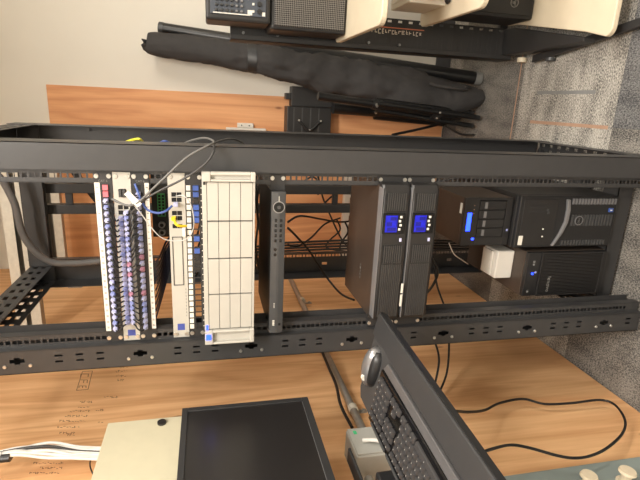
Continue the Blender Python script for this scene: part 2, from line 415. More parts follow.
# ------------------------------------------------------------------ the rack
U = 0.04445
def uz(k): return 0.281 - k*U          # top edge of rack unit k
X0, X1 = -0.737, -0.121; F0, R0 = 1.28, 2.0; ZB, ZT = FL+0.015, 0.68
rack = thing('server_rack', 'tall black four-post open equipment rack full of network gear', 'rack', ((X0+X1)/2, (F0+R0)/2, FL))
hole_z = []
z = uz(-8)
while z > ZB + 0.06:
    for d in (0.00635, 0.02222, 0.0381): hole_z.append(z - d)
    z -= U
HS = 0.0055
def post(front, left):
    mb = MB(); th = 0.002
    s = 1 if front else -1; yf = F0 if front else R0
    xo, xi, xs = (X0, -0.669, -0.636) if left else (X1, -0.188, -0.221)
    xa, xb = min(xo, xi), max(xo, xi)
    holes = []
    if left or not front:
        base = 0.502 if front else 0.42
        for k in range(7):
            zc = base - k*0.3092
            cx = -0.698 if left else -0.15
            if front:
                holes += [(cx-0.0055, cx+0.0055, zc-0.018, zc+0.018), (cx-0.010, cx+0.010, zc-0.007, zc+0.007)]
                for dz in (0.101, 0.153, 0.205):
                    for dx in (0.009, -0.0085): holes.append((cx+dx-0.003, cx+dx+0.003, zc-dz-0.0095, zc-dz+0.0095))
            else: holes.append((cx-0.006 + (0.012 if not left else 0), cx+0.006 + (0.012 if not left else 0), zc-0.012, zc+0.012))
    mb.plate('y', yf, yf+s*th, xa, xb, ZB, ZT, holes)
    so = th if left else -th
    mb.box(xo, xo+so, yf, yf+s*0.085, ZB, ZT)                 # outer web
    mb.box(xi-0.001, xi+0.001, yf, yf+s*0.022, ZB, ZT)        # return to the rail
    o = mb.build('post', 'rack_black', rack)
    rl = MB(); xa, xb = min(xi, xs), max(xi, xs); hc = -0.6535 if left else -0.2035
    rl.plate('y', yf+s*0.0195, yf+s*0.0215, xa, xb, ZB, ZT, [(hc-HS, hc+HS, zz-HS, zz+HS) for zz in hole_z])
    rl.box(xs-0.0008, xs+0.0008, yf+s*0.0195, yf+s*0.045, ZB, ZT)
    if not front and not left: rl.box(X1-0.06, X1-0.004, R0+0.012, R0+0.014, ZB, ZT)
    if front and left: rl.box(X0+0.003, xs+0.006, yf+0.075, yf+0.077, ZB, ZT)
    rl.build('mounting_rail', 'rack_black', o)
    if front and left:
        for k in range(7):
            zc = 0.502 - k*0.3092
            for dz in (0.031, -0.031):
                MB().cyl((-0.7125, yf, zc+dz), (-0.7125, yf-0.003, zc+dz), 0.0052, 0.0042, n=10).build('bolt', 'screw', o, smooth=40)
    MB().cyl(((xa+xo)/2, yf+s*0.03, FL), ((xa+xo)/2, yf+s*0.03, ZB), 0.022, n=12).build('levelling_foot', 'rack_dark', o, smooth=40)
for fr in (True, False):
    for lf in (True, False): post(fr, lf)
def side_beam(left, z0, z1, name):
    xo = X0 if left else X1; xi = -0.665 if left else -0.193; s = 1 if left else -1
    hs = []
    n = 11
    for k in range(n):
        yc = F0 + 0.06 + k*(R0-F0-0.12)/(n-1)
        for zz in (z0+(z1-z0)*0.33, z0+(z1-z0)*0.68): hs.append((yc-0.013, yc+0.013, zz-0.007, zz+0.007))
    mb = MB()
    mb.plate('x', xo+s*0.0021, xo+s*0.0041, F0+0.003, R0-0.003, z0, z1, hs)
    inn = MB().plate('x', xi+s*0.0012, xi+s*0.0032, F0+0.023, R0-0.023, z0, z1, hs)
    zt = z1 if z0 > 0 else z0
    xa, xb = min(xo, xi)+0.004, max(xo, xi)-0.0042
    hz_ = []
    if z0 < 0:
        for k in range(12):
            yc = F0 + 0.10 + k*0.052
            for q in (0.020, 0.044): hz_.append((xo+s*q-0.006, xo+s*q+0.006, yc-0.011, yc+0.011))
    mb.plate('z', zt-0.002, zt, xa, xb, F0+0.023, R0-0.023, hz_)
    o = mb.build(name, 'rack_black', rack); inn.build('inner_plate', 'rack_black' if z0 > 0 else 'inner_dark', o)  # bottom inner plate coloured near black: painted shade behind the beam's holes
for lf in (True, False):
    side_beam(lf, 0.598, 0.675, 'top_side_beam'); side_beam(lf, ZB+0.004, ZB+0.078, 'bottom_side_beam')
for y in (F0+0.024, R0-0.052):
    mb = MB(); mb.box(-0.66, -0.198, y, y+0.004, 0.60, 0.676); mb.box(-0.66, -0.198, y, y+0.028, 0.674, 0.676); mb.build('top_crossbar', 'rack_black', rack)
MB().box(X0+0.003, X1-0.003, R0-0.0195, R0-0.0175, 0.60, 0.679).build('top_crossbar', 'rack_black', rack)
SH = ZB + 0.066                                   # top of the base crossbars, where the towers stand
for y0 in (1.425, 1.62, 1.86):
    mb = MB(); mb.box(-0.663, -0.195, y0, y0+0.003, ZB+0.004, SH); mb.box(-0.663, -0.195, y0, y0+0.07, SH-0.003, SH); mb.box(-0.663, -0.195, y0+0.067, y0+0.07, ZB+0.004, SH)
    mb.build('base_crossbar', 'rack_black', rack)
MB().box(X0+0.001, -0.64, F0-0.0008, F0-0.0002, ZB, ZB+0.0012).build('seam', 'silver', rack)

RAILY = F0 + 0.0195            # plane the equipment ears touch
EX0, EX1 = -0.664, -0.193
def ear_screws(parent, k0, k1, y, mat='screw'):
    for x in (-0.6535, -0.2035):
        for zz in (uz(k0)-0.0075, uz(k1)+0.0075):
            mb = MB(); mb.cyl((x, y, zz), (x, y-0.0025, zz), 0.0062, 0.0055, n=12); mb.box(x-0.003, x+0.003, y-0.003, y-0.0024, zz-0.0006, zz+0.0006)
            mb.build('screw', mat, parent, smooth=40)

# ---- patch panels with 24 jacks
plugmesh = None
def patch_panel(k, label, strip_top, special):
    zt, zb = uz(k)-0.0006, uz(k+1)+0.0006; y = RAILY-0.003
    t = thing('patch_bay', label, 'patch panel', ((EX0+EX1)/2, y, zb))
    px = [-0.232 - i*0.0170 for i in range(24)]
    zc = zb + 0.0165 if strip_top else zt - 0.0165
    jw = 0.0068
    holes = [(x-jw, x+jw, zc-0.0062, zc+0.0062) for x in px]
    MB().plate('y', y, y+0.002, EX0, EX1, zb, zt, holes).build('panel', 'rack_dark', t)
    a, b = (zt-0.0135, zt-0.001) if strip_top else (zb+0.001, zb+0.0115)
    MB().box(px[-1]-0.009, px[0]+0.012, y-0.0006, y, a, b).build('label_strip', 'label_white', t)
    mb = MB()
    for i, x in enumerate(px):
        zz = (a+b)/2
        mb.box(x-0.0008, x+0.0008, y-0.0010, y-0.0006, zz-0.003, zz+0.003)
        if i >= 9: mb.box(x+0.0024, x+0.0038, y-0.0010, y-0.0006, zz-0.003, zz+0.003)
    mb.build('port_numbers', 'print_grey', t)
    for i, x in enumerate(px):
        m = special.get(i, 'inner_dark')
        j = MB(); j.box(x-jw-0.001, x+jw+0.001, y+0.0021, y+0.03, zc-0.008, zc+0.008)
        j.box(x-jw, x-jw+0.001, y-0.0008, y+0.002, zc-0.0062, zc+0.0062); j.box(x+jw-0.001, x+jw, y-0.0008, y+0.002, zc-0.0062, zc+0.0062)
        if m in ('jack_pink',): j.box(x-jw, x+jw, y-0.006, y+0.002, zc-0.0062, zc+0.0062)
        j.build('jack', m, t)
    letters('CAT 6', 0.008, (-0.216, y-0.0002, (zt+zb)/2), (0,0,-1), (1,0,0), 'print_grey', t)
    ear_screws(t, k, k+1, y)
    return px, zc, y
pp1 = patch_panel(0, 'black patch panel with white number strip on top, uppermost unit of the rack', True, {0: 'jack_pink', 1: 'jack_pink'})
pp2 = patch_panel(2, 'black patch panel below the crowded white switch, number strip on its lower edge', False, {})

# ---- white 48-port switch between the panels
zt, zb = uz(1)-0.0008, uz(2)+0.0008; y = RAILY-0.003
sw = thing('network_switch', 'white network switch crowded with lavender plugs between two patch panels', 'switch', ((EX0+EX1)/2, 1.45, zb))
SX = [-0.284 - i*0.01400 for i in range(24)]
SZ = (zt-0.0145, zb+0.0145)
holes = [(x-0.0058, x+0.0058, zc-0.006, zc+0.006) for x in SX for zc in SZ] + [(-0.258, -0.236, zt-0.031, zt-0.012)]
mb = MB(); mb.plate('y', y, y+0.002, EX0, EX1, zb, zt, holes); mb.build('front_panel', 'white_device', sw)
MB().box(-0.645, -0.215, y+0.012, 1.58, zb, zt).build('body', 'white_device', sw)
MB().box(-0.64, -0.22, y+0.0021, y+0.0119, zb+0.002, zt-0.002).build('port_cavity', 'inner_dark', sw)
MB().box(EX0+0.014, EX0+0.032, y-0.0006, y, (zb+zt)/2-0.010, (zb+zt)/2+0.010).build('logo_plate', 'logo_blue', sw)
for zz in (zt-0.026, zt-0.017):
    MB().box(-0.256, -0.238, y-0.008, y+0.008, zz-0.0035, zz+0.0035).build('optical_module', 'grey_plastic', sw, bevel=0.001)
ear_screws(sw, 1, 2, y)

ORD = 'first second third fourth fifth sixth seventh eighth ninth tenth eleventh twelfth thirteenth fourteenth fifteenth sixteenth seventeenth eighteenth nineteenth twentieth twenty-first twenty-second twenty-third twenty-fourth'.split()
# ---- patch cables: lavender boots and thin black leads
def plug_mb(d):
    """plug body pointing out of the panel; boot bends towards d (+1 up, -1 down)"""
    mb = MB(); mb.box(-0.0056, 0.0056, -0.010, 0.010, -0.0050, 0.0050)
    mb.loft([[(-0.0050,-0.010,-0.0046),(0.0050,-0.010,-0.0046),(0.0050,-0.010,0.0046),(-0.0050,-0.010,0.0046)],
             [(-0.0026,-0.021,-0.0026+d*0.003),(0.0026,-0.021,-0.0026+d*0.003),(0.0026,-0.021,0.0026+d*0.003),(-0.0026,-0.021,0.0026+d*0.003)]])
    mb.box(-0.002, 0.002, -0.011, -0.001, 0.0049, 0.0068)
    return mb
PLUG = {(m, d): mesh_of(plug_mb(d), 'plug', m) for m in ('lavender', 'lavender_deep', 'jack_blue', 'cable_yellow', 'jack_red') for d in (1, -1)}
def patch_cable(a, b, da, db, mat, mplug, label, group, bow=0.035, r=0.0021, name='patch_cable', cat='cable'):
    """a, b: plug points on the panels; the lead bows out towards the room"""
    a = Vector(a); b = Vector(b)
    pa = a + Vector((0, -0.020, da*0.003)); pb_ = b + Vector((0, -0.020, db*0.003))
    mid = (pa + pb_)/2 + Vector((random.uniform(-.004,.004), -bow*random.uniform(.5, 1.0), random.uniform(-.002,.002)))
    qa = pa + Vector((0, -0.010, da*0.006)); qb = pb_ + Vector((0, -0.010, db*0.006))
    o = MB().tube([pa, qa, mid, qb, pb_], r, n=6, sub=4).build(name, mat, smooth=60)
    tag(o, label, cat, group)
    for p_, d in ((a, da), (b, db)): inst(PLUG[(mplug, d)], 'plug', o, p_)
    return o
for i in range(24):
    mpl = random.choice(['lavender']*4 + ['lavender_deep'])
    j = min(23, max(0, i))
    if i >= 2: patch_cable((pp1[0][i], pp1[2], pp1[1]), (SX[j], pp1[2], SZ[0]), -1, 1, 'cable_black', mpl, ORD[i-2] + ' black lead from the right post, upper patch panel to crowded white switch', 'upper patch leads', bow=0.020, r=0.0021)
    mp2 = random.choice(['lavender']*3 + ['lavender_deep']) if i not in (11, 13, 17) else 'jack_red'
    if i >= 1: patch_cable((SX[j], pp1[2], SZ[1]), (pp2[0][i], pp2[2], pp2[1]), -1, 1, 'cable_black', mp2, ORD[i-1] + ' black lead from the right post, crowded white switch to second panel', 'lower patch leads', bow=0.020, r=0.0021)

# ---- switch with empty right side, blue square at its left end
zt, zb = uz(4)-0.0006, uz(5)+0.0006; y = RAILY-0.003
s2 = thing('network_switch', 'plain white switch with blue square and only a few plugged ports', 'switch', ((EX0+EX1)/2, 1.45, zb))
hp = [(-0.250, 0), (-0.264, 0), (-0.250, 1), (-0.264, 1), (-0.300, 0), (-0.314, 0), (-0.300, 1), (-0.314, 1), (-0.336, 0), (-0.336, 1)]
zz2 = (zt-0.0145, zb+0.0155)
MB().plate('y', y, y+0.002, EX0, EX1, zb, zt, [(x-0.006, x+0.006, zz2[r]-0.0062, zz2[r]+0.0062) for x, r in hp]).build('front_panel', 'white_device', s2)
MB().box(-0.645, -0.215, y+0.012, 1.56, zb, zt).build('body', 'white_device', s2)
MB().box(-0.36, -0.24, y+0.0021, y+0.0119, zb+0.002, zt-0.002).build('port_cavity', 'inner_dark', s2)
MB().box(EX0+0.022, EX0+0.042, y-0.0006, y, (zb+zt)/2-0.010, (zb+zt)/2+0.010).build('logo_plate', 'logo_blue', s2)
MB().plate('y', y-0.0015, y, -0.505, -0.365, zb+0.010, zt-0.006, [(-0.503, -0.367, zb+0.012, zt-0.008)]).build('blank_cover_rim', 'grey_plastic', s2)
mb = MB()
for i in range(9): mb.box(-0.60+i*0.010, -0.595+i*0.010, y-0.0004, y, zb+0.005, zb+0.0065)
mb.build('indicator_marks', 'print_grey', s2)
ear_screws(s2, 4, 5, y)
for x, r in ((-0.325, 0), (-0.325, 1)): pass
pc = MB().tube([at(186,226,Y=1.235), at(180,226,Y=1.225), at(176,224,Y=1.225), at(174,219,Y=1.25)], 0.0034, n=8).build('yellow_patch_cable', 'cable_yellow', smooth=60)
tag(pc, 'bright yellow patch cable plugged into the plain white switch', 'cable')
inst(PLUG[('cable_yellow', 1)], 'plug', pc, at(174, 218, Y=y))
bc = MB().tube([at(172,206,Y=1.25), at(166,211,Y=1.235), at(158,213,Y=1.235), at(148,210,Y=1.24), at(142,202,Y=1.25), at(138,192,Y=1.26), at(135,184,Y=1.27)], 0.0030, n=8).build('blue_patch_cable', 'cable_blue', smooth=60)
tag(bc, 'blue patch cable sagging from the plain white switch to the second panel', 'cable')
inst(PLUG[('lavender', -1)], 'plug', bc, at(176, 204, Y=y))
wc = MB().tube([at(176,196,Y=1.25), at(184,196,Y=1.235), at(191,205,Y=1.23), at(194,225,Y=1.23), at(188,238,Y=1.23), at(176,241,Y=1.235), at(162,238,Y=1.235), at(150,226,Y=1.23), at(140,212,Y=1.23), at(131,202,Y=1.24)], 0.0014, n=6).build('fibre_lead', 'fibre_white', smooth=60)
tag(wc, 'thin white fibre lead looping between the two white switches', 'cable')
MB().box(-0.362, -0.338, y-0.010, y-0.008, zb+0.002, zb+0.010).build('wrap_label', 'white_bright', wc, label='white wrap label')

# ---- keystone panel
zt, zb = uz(5)-0.0006, uz(6)+0.0006
kp = thing('keystone_panel', 'black keystone panel with white label tabs, mostly empty openings', 'patch panel', ((EX0+EX1)/2, y, zb))
kx = [-0.232 - i*0.0174 for i in range(24)]; zc = zb + 0.017
MB().plate('y', y, y+0.002, EX0, EX1, zb, zt, [(x-0.0073, x+0.0073, zc-0.008, zc+0.008) for x in kx if True]).build('panel', 'rack_dark', kp)
for i, x in enumerate(kx): MB().box(x-0.0068, x+0.0068, y-0.0008, y, zt-0.0125, zt-0.0015).build('label_tab', 'label_white', kp)
for i, x in enumerate(kx):
    if i in (0, 1, 3, 4, 5, 8, 10): MB().box(x-0.0068, x+0.0068, y-0.005, y+0.02, zc-0.0075, zc+0.0075).build('jack', 'jack_blue', kp, bevel=0.001)
    elif i in (2, 11, 12, 13, 23): MB().box(x-0.0068, x+0.0068, y-0.001, y+0.01, zc-0.0075, zc+0.0075).build('blank_insert', 'black_plastic', kp, bevel=0.001)
mb = MB()
for x in kx: mb.box(x-0.0012, x+0.0012, y-0.0006, y, zb+0.002, zb+0.0045)
mb.build('port_marks', 'label_white', kp)
ear_screws(kp, 5, 6, y)

# ---- white storage array, 3U, 16 drive modules
zt, zb = uz(6)+0.001, uz(9)-0.0005; yf = 1.243
st = thing('storage_array', 'white storage enclosure with sixteen blank drive modules in four columns', 'storage', ((EX0+EX1)/2, 1.4, zb))
MB().box(-0.645, -0.215, yf+0.012, 1.72, zb, zt).build('body', 'white_device', st, bevel=0.001)
MB().box(-0.648, -0.206, yf+0.006, yf+0.012, zb, zt).build('front_frame', 'rack_dark', st)
mcols = [-0.2055, -0.3095, -0.412, -0.5145, -0.6180]; mrows = [zt-0.012, zt-0.0405, zt-0.069, zt-0.0975, zb+0.006]
for i in range(4):
    for j in range(4):
        MB().box(mcols[i+1]+0.0018, mcols[i]-0.0018, yf-0.002, yf+0.006, mrows[j+1]+0.0006, mrows[j]-0.0006).build('drive_module', 'white_device', st, bevel=0.0007)
MB().box(mcols[-1], mcols[0], yf-0.002, yf+0.006, mrows[0]+0.0006, zt).build('top_lip', 'white_device', st, bevel=0.001)
MB().box(mcols[-1], mcols[0], yf-0.002, yf+0.006, zb, mrows[-1]-0.0006).build('bottom_lip', 'white_device', st, bevel=0.001)
for xa, xb in ((-0.2045, -0.180), (-0.660, -0.6195)):
    mb = MB(); mb.plate('y', yf-0.012, yf+0.0055, xa, xb, zb, zt, [(xa+0.006, xb-(0.006 if xa < -.5 else 0.008), zb+0.012, zt-0.022)]); mb.box(xa+0.004, xb-0.004, yf+0.0, yf+0.005, zb+0.01, zt-0.02)
    mb.build('handle_ear', 'white_device', st, bevel=0.002)
MB().box(-0.214, -0.206, yf-0.0035, yf-0.002, zt-0.009, zt-0.003).build('release_tab', 'black_plastic', st)
MB().box(-0.644, -0.629, yf-0.0145, yf-0.0118, zt-0.016, zt-0.003).build('indicator_light', 'led_blue', st, label='glowing blue indicator')
MB().box(-0.618, -0.605, yf-0.003, yf-0.0018, zt-0.009, zt-0.004).build('indicator_light', 'led_blue', st)

# ---- video recorder 1U
zt, zb = uz(10)-0.003, uz(11)+0.003; yf = 1.262
dv = thing('video_recorder', 'slim charcoal video recorder with round jog pad and number keys', 'recorder', (-0.44, 1.4, zb))
MB().box(-0.652, -0.236, yf+0.018, 1.58, zb, zt).build('body', 'rack_dark', dv, bevel=0.002)
mb = MB(); xs_ = [-0.652, -0.5, -0.4, -0.236]
mb.loft([[(x, yf+0.018, zb), (x, yf+0.003, zb), (x, yf, (zt+zb)/2-0.003), (x, yf, (zt+zb)/2+0.003), (x, yf+0.003, zt), (x, yf+0.018, zt)] for x in xs_])
mb.build('front_panel', 'grey_plastic', dv, bevel=0.001)
for xa, xb in ((EX0, -0.628), (-0.240, EX1)):
    MB().box(xa, xb, RAILY-0.004, RAILY-0.001, uz(10)-0.0015, uz(11)+0.0015).build('rack_ear', 'rack_dark', dv)
zc = (zt+zb)/2
mb = MB(); mb.cyl((-0.277, yf+0.002, zc), (-0.277, yf-0.002, zc), 0.0135, n=24); mb.build('jog_pad', 'black_gloss', dv, smooth=40)
ring = MB(); ring.loft([[Vector((-0.277+r*math.cos(2*math.pi*k/28), yf-d, zc+r*math.sin(2*math.pi*k/28))) for k in range(28)] for r, d in ((0.0165, 0.0), (0.0165, 0.0012), (0.0140, 0.0012), (0.0140, 0.0))], cap=False)
ring.build('jog_ring', 'silver', dv, smooth=40)
MB().cyl((-0.277, yf-0.002, zc), (-0.277, yf-0.003, zc), 0.005, n=14).build('select_key', 'grey_plastic', dv, smooth=40)
for c_ in range(2):
    for r in range(5): MB().box(-0.318-r*0.0145, -0.3095-r*0.0145, yf-0.0005, yf+0.002, zc+0.004-c_*0.0135, zc+0.0105-c_*0.0135).build('number_key', 'black_gloss', dv, bevel=0.0008)
for r in range(2): MB().cyl((-0.397-r*0.015, yf+0.002, zc+0.0075), (-0.397-r*0.015, yf, zc+0.0075), 0.0045, n=12).build('round_key', 'black_gloss', dv, smooth=40)
MB().box(-0.262, -0.247, yf-0.0004, yf, zc-0.0006, zc+0.0006).build('print_line', 'label_white', dv)
mb = MB()
for i in range(4): mb.box(-0.560-i*0.004, -0.558-i*0.004, yf+0.0004, yf+0.0012, zc+0.006, zc+0.0085)
for i in range(4): mb.box(-0.614-i*0.0045, -0.611-i*0.0045, yf+0.0004, yf+0.0012, zc+0.005, zc+0.011)
mb.build('status_marks', 'label_white', dv)
MB().box(-0.628, -0.621, yf, yf+0.003, zc-0.012, zc-0.006).build('usb_port', 'inner_dark', dv)
ear_screws(dv, 10, 11, RAILY-0.004)

# ---- two 2U backup units with blue displays
def backup_unit(k, label, deep_back):
    zt, zb = uz(k)-0.003, uz(k+2)+0.003; yf = 1.248
    t = thing('backup_power_unit', label, 'power unit', (-0.42, 1.4, zb))
    MB().box(-0.632, -0.216, 1.285, 1.565, zb, zt).build('body', 'case_side', t, bevel=0.002)
    xa, xb = -0.628, -0.209
    mb = MB(); prof = []
    for x, d in ((xa, 0.030), (xa+0.004, 0.010), (xa+0.02, 0.004), (-0.42, 0.0), (xb-0.02, 0.006), (xb-0.004, 0.014), (xb, 0.034)):
        prof.append([(x, 1.285, zb), (x, yf+d+0.004, zb), (x, yf+d, zb+0.006), (x, yf+d, zt-0.006), (x, yf+d+0.004, zt), (x, 1.285, zt)])
    mb.loft(prof); mb.build('bezel', 'case_black', t, smooth=30)
    MB().box(xa+0.01, xb-0.012, yf+0.0025, 1.284, zt-0.0005, zt+0.0018).build('trim_edge', 'silver_plastic', t, bevel=0.0006)
    def louvres(x0, x1, n, w, nm):
        y0 = yf + 0.0060 if x1 > -0.3 else yf + 0.003
        MB().box(x0, x1, y0-0.0045, y0+0.002, zb+0.012, zt-0.012).build('vent_recess', 'inner_dark', t)
        for i in range(n):
            zz = zb+0.012 + (zt-zb-0.024)*(i+0.5)/n
            MB().box(x0-0.001, x1+0.001, y0-0.007, y0-0.004, zz-w*0.75, zz+w*0.75).build(nm, 'louvre', t)
    louvres(-0.284, -0.236, 9, 0.0022, 'vent_louvre')
    louvres(-0.440, -0.388, 9, 0.0022, 'vent_louvre')
    y0 = yf + 0.0005
    for i in range(11):
        zz = zb+0.010 + (zt-zb-0.02)*(i+0.5)/11
        MB().box(-0.612, -0.446, y0-0.0022, y0+0.003, zz-0.0016, zz+0.0016).build('bezel_rib', 'louvre', t)
    MB().box(-0.352, -0.292, y0-0.003, y0+0.006, zb+0.012, zt-0.005).build('display_frame', 'black_gloss', t, bevel=0.001)
    l0, l1 = zb+0.036, zt-0.011
    MB().box(-0.347, -0.298, y0-0.004, y0-0.003, l0, l1).build('display', 'lcd_blue', t, label='glowing blue display')
    mb = MB()
    for (a, b, c, d) in ((-0.312, -0.302, l0+0.004, l1-0.014), (-0.329, -0.317, l0+0.016, l1-0.003), (-0.344, -0.333, l0+0.003, l1-0.006), (-0.330, -0.304, l0+0.001, l0+0.003)):
        mb.box(a, b, y0-0.0044, y0-0.004, c, d)
    mb.build('display_symbols', 'lcd_dark', t)
    for i in range(4): MB().box(-0.306-i*0.012, -0.299-i*0.012, y0-0.0045, y0-0.003, zb+0.022+0.003*(i % 2), zb+0.029+0.003*(i % 2)).build('button', 'label_white', t, bevel=0.0008)
    MB().box(-0.376, -0.366, y0-0.003, y0, zb+0.018, zb+0.024).build('power_button', 'lavender', t)
    for xx, yy in ((EX0, -0.622), (-0.214, EX1)):
        MB().box(xx, yy, RAILY-0.005, RAILY-0.001, uz(k+2)+0.001, uz(k)-0.001).build('rack_ear', 'rack_dark', t)
    ear_screws(t, k, k+2, RAILY-0.005)
    return t, zt, zb
u1, zt1, zb1 = backup_unit(17, 'black backup power unit with blue display, upper of the stacked pair', 0)
u2, zt2, zb2 = backup_unit(19, 'black backup power unit with blue display, lower of the stacked pair', 0)
for x0, x1 in ((-0.535, -0.505), (-0.578, -0.540)):
    MB().box(x0, x1, 1.2425, 1.2435, zb1-0.0005, zb1+0.006).build('service_label', 'label_white', u1, label='white service label')
MB().box(-0.625, -0.52, 1.566, 1.60, zb1+0.01, zt1-0.01).build('connector_block', 'grey_plastic', u1, bevel=0.002)
MB().box(-0.60, -0.56, 1.601, 1.603, zb1+0.02, zt1-0.015).build('rear_label', 'label_white', u1)
mb = MB()
for i in range(5): mb.box(-0.50-i*0.011, -0.494-i*0.011, 1.40, 1.404+0.004*(i % 2), zt1, zt1+0.0004)
mb.build('printed_lettering', 'print_grey', u1)

# ---- tower server on the rack base (round emblem, striped vents)
TZ = SH
d0, d1, dzt, dyf = -0.4565, -0.270, -1.032, 1.405
dt = thing('tower_server', 'black tower server with silver striped vents and round emblem, standing on rack base', 'server', (-0.363, 1.6, TZ))
MB().box(d0, d1, dyf+0.02, 1.86, TZ+0.006, dzt).build('case', 'case_black', dt, bevel=0.003)
for x in (d0+0.02, d1-0.02):
    for yy in (1.46, 1.67): MB().cyl((x, yy, TZ), (x, yy, TZ+0.006), 0.012, n=12).build('foot', 'rack_dark', dt, smooth=40)
MB().box(d0+0.001, d1-0.001, dyf+0.004, dyf+0.0195, TZ+0.008, dzt-0.001).build('front_bezel', 'black_plastic', dt, bevel=0.004)
hz = dzt - TZ
def dz(fr): return dzt - hz*fr
MB().box(d0+0.012, d1-0.012, dyf+0.002, dyf+0.005, dz(0.37), dz(0.04)).build('drive_bay_cover', 'case_black', dt, bevel=0.002)
mb = MB()
for i in range(14):
    zz = dz(0.10+0.012*i)
    for c_ in range(3): mb.box(d1-0.06+c_*0.016, d1-0.052+c_*0.016, dyf+0.0015, dyf+0.0022, zz-0.0012, zz+0.0012)
mb.build('perforation', 'rack_dark', dt)
# curved silver bridge
pts = [(d1-0.012, dz(0.44)), (d1-0.05, dz(0.455)), (d1-0.093, dz(0.455)), (d1-0.135, dz(0.42)), (d0+0.008, dz(0.36)), (d0+0.008, dz(0.385)), (d1-0.130, dz(0.455)), (d1-0.095, dz(0.485)), (d1-0.05, dz(0.49)), (d1-0.012, dz(0.47))]
MB().prism([(x, z) for x, z in pts], 'y', dyf-0.006, dyf+0.004).build('curved_bridge', 'silver_plastic', dt, bevel=0.002)
def vent(xa, xb, za, zb_, n, mat):
    for i in range(n):
        zz = za + (zb_-za)*(i+0.5)/n
        MB().box(xa, xb, dyf+0.000, dyf+0.005, zz-abs(zb_-za)/n*0.30, zz+abs(zb_-za)/n*0.30).build('vent_bar', mat, dt)
vent(d1-0.030, d1-0.010, dz(0.50), dz(0.96), 15, 'silver_plastic')
vent(d1-0.108, d1-0.068, dz(0.52), dz(0.95), 14, 'grey_plastic')
vent(d0+0.008, d0+0.026, dz(0.46), dz(0.92), 15, 'grey_plastic')
ec = (d1-0.088, dz(0.60))
ring = MB(); ring.loft([[Vector((ec[0]+r*math.cos(2*math.pi*k/28), dyf-d, ec[1]+r*math.sin(2*math.pi*k/28))) for k in range(28)] for r, d in ((0.0165, -0.004), (0.0165, 0.003), (0.0140, 0.003), (0.0140, -0.004))], cap=False)
ring.build('emblem_ring', 'silver', dt, smooth=40)
MB().cyl((ec[0], dyf+0.004, ec[1]), (ec[0], dyf-0.001, ec[1]), 0.0140, n=24).build('emblem_disc', 'black_plastic', dt, smooth=40)
letters('DELL', 0.0095, (ec[0], dyf-0.0012, ec[1]), (1,0,0), (0,0,1), 'silver', dt)
MB().box(d1-0.058, d1-0.044, dyf-0.0006, dyf+0.004, dz(0.935), dz(0.895)).build('blue_sticker', 'jack_blue', dt, label='small blue sticker')
MB().box(d1-0.053, d1-0.049, dyf-0.001, dyf-0.0006, dz(0.925), dz(0.905)).build('sticker_print', 'label_white', dt)
MB().box(d0+0.012, d0+0.045, dyf+0.0008, dyf+0.002, dz(0.075), dz(0.035)).build('asset_tag', 'label_white', dt, label='white asset tag')
for f_, x_ in ((0.275, d1-0.050), (0.285, d1-0.060)): MB().box(x_-0.004, x_+0.004, dyf+0.000, dyf+0.002, dz(f_)-0.004, dz(f_)+0.004).build('usb_port', 'grey_plastic', dt)
for f_, x_ in ((0.26, d1-0.118), (0.265, d1-0.145)): MB().cyl((x_, dyf+0.003, dz(f_)), (x_, dyf+0.0005, dz(f_)), 0.003, n=10).build('status_light', 'label_white', dt)

# ---- second, lower tower
e0, e1, ezt, eyf = -0.642, -0.474, -1.10, 1.405
et = thing('tower_server', 'lower black tower server with fine slatted front, beside the emblem server', 'server', (-0.558, 1.6, TZ))
MB().box(e0, e1, eyf+0.02, 1.80, TZ+0.006, ezt).build('case', 'case_side', et, bevel=0.003)
for x in (e0+0.02, e1-0.02):
    for yy in (1.46, 1.67): MB().cyl((x, yy, TZ), (x, yy, TZ+0.006), 0.012, n=12).build('foot', 'rack_dark', et, smooth=40)
MB().box(e0+0.001, e1-0.001, eyf+0.004, eyf+0.0195, TZ+0.008, ezt-0.001).build('front_bezel', 'black_plastic', et, bevel=0.003)
for i in range(26):
    xx = e0+0.010 + (e1-e0-0.02)*(i+0.5)/26
    MB().box(xx-0.0017, xx+0.0017, eyf, eyf+0.0045, TZ+0.03, ezt-0.062).build('front_slat', 'case_black', et)
MB().plate('y', eyf-0.002, eyf+0.004, e0+0.002, e1-0.002, TZ+0.012, ezt-0.055, [(e0+0.008, e1-0.008, TZ+0.028, ezt-0.060)]).build('slat_frame', 'case_black', et, bevel=0.001)
letters('lenovo', 0.022, (e0+0.046, eyf-0.0004, ezt-0.100), (-1,0,0), (0,0,-1), 'print_grey', et)
for k_, (x_, z_, mt) in enumerate([(e1-0.035, ezt-0.028, 'print_grey'), (e1-0.045, ezt-0.028, 'print_grey'), (e1-0.080, ezt-0.028, 'led_blue'), (e1-0.075, ezt-0.040, 'lavender_deep'), (e0+0.02, ezt-0.02, 'print_grey')]):
    MB().box(x_-0.0035, x_+0.0035, eyf+0.001, eyf+0.005, z_-0.003, z_+0.003).build('front_port', mt, et)

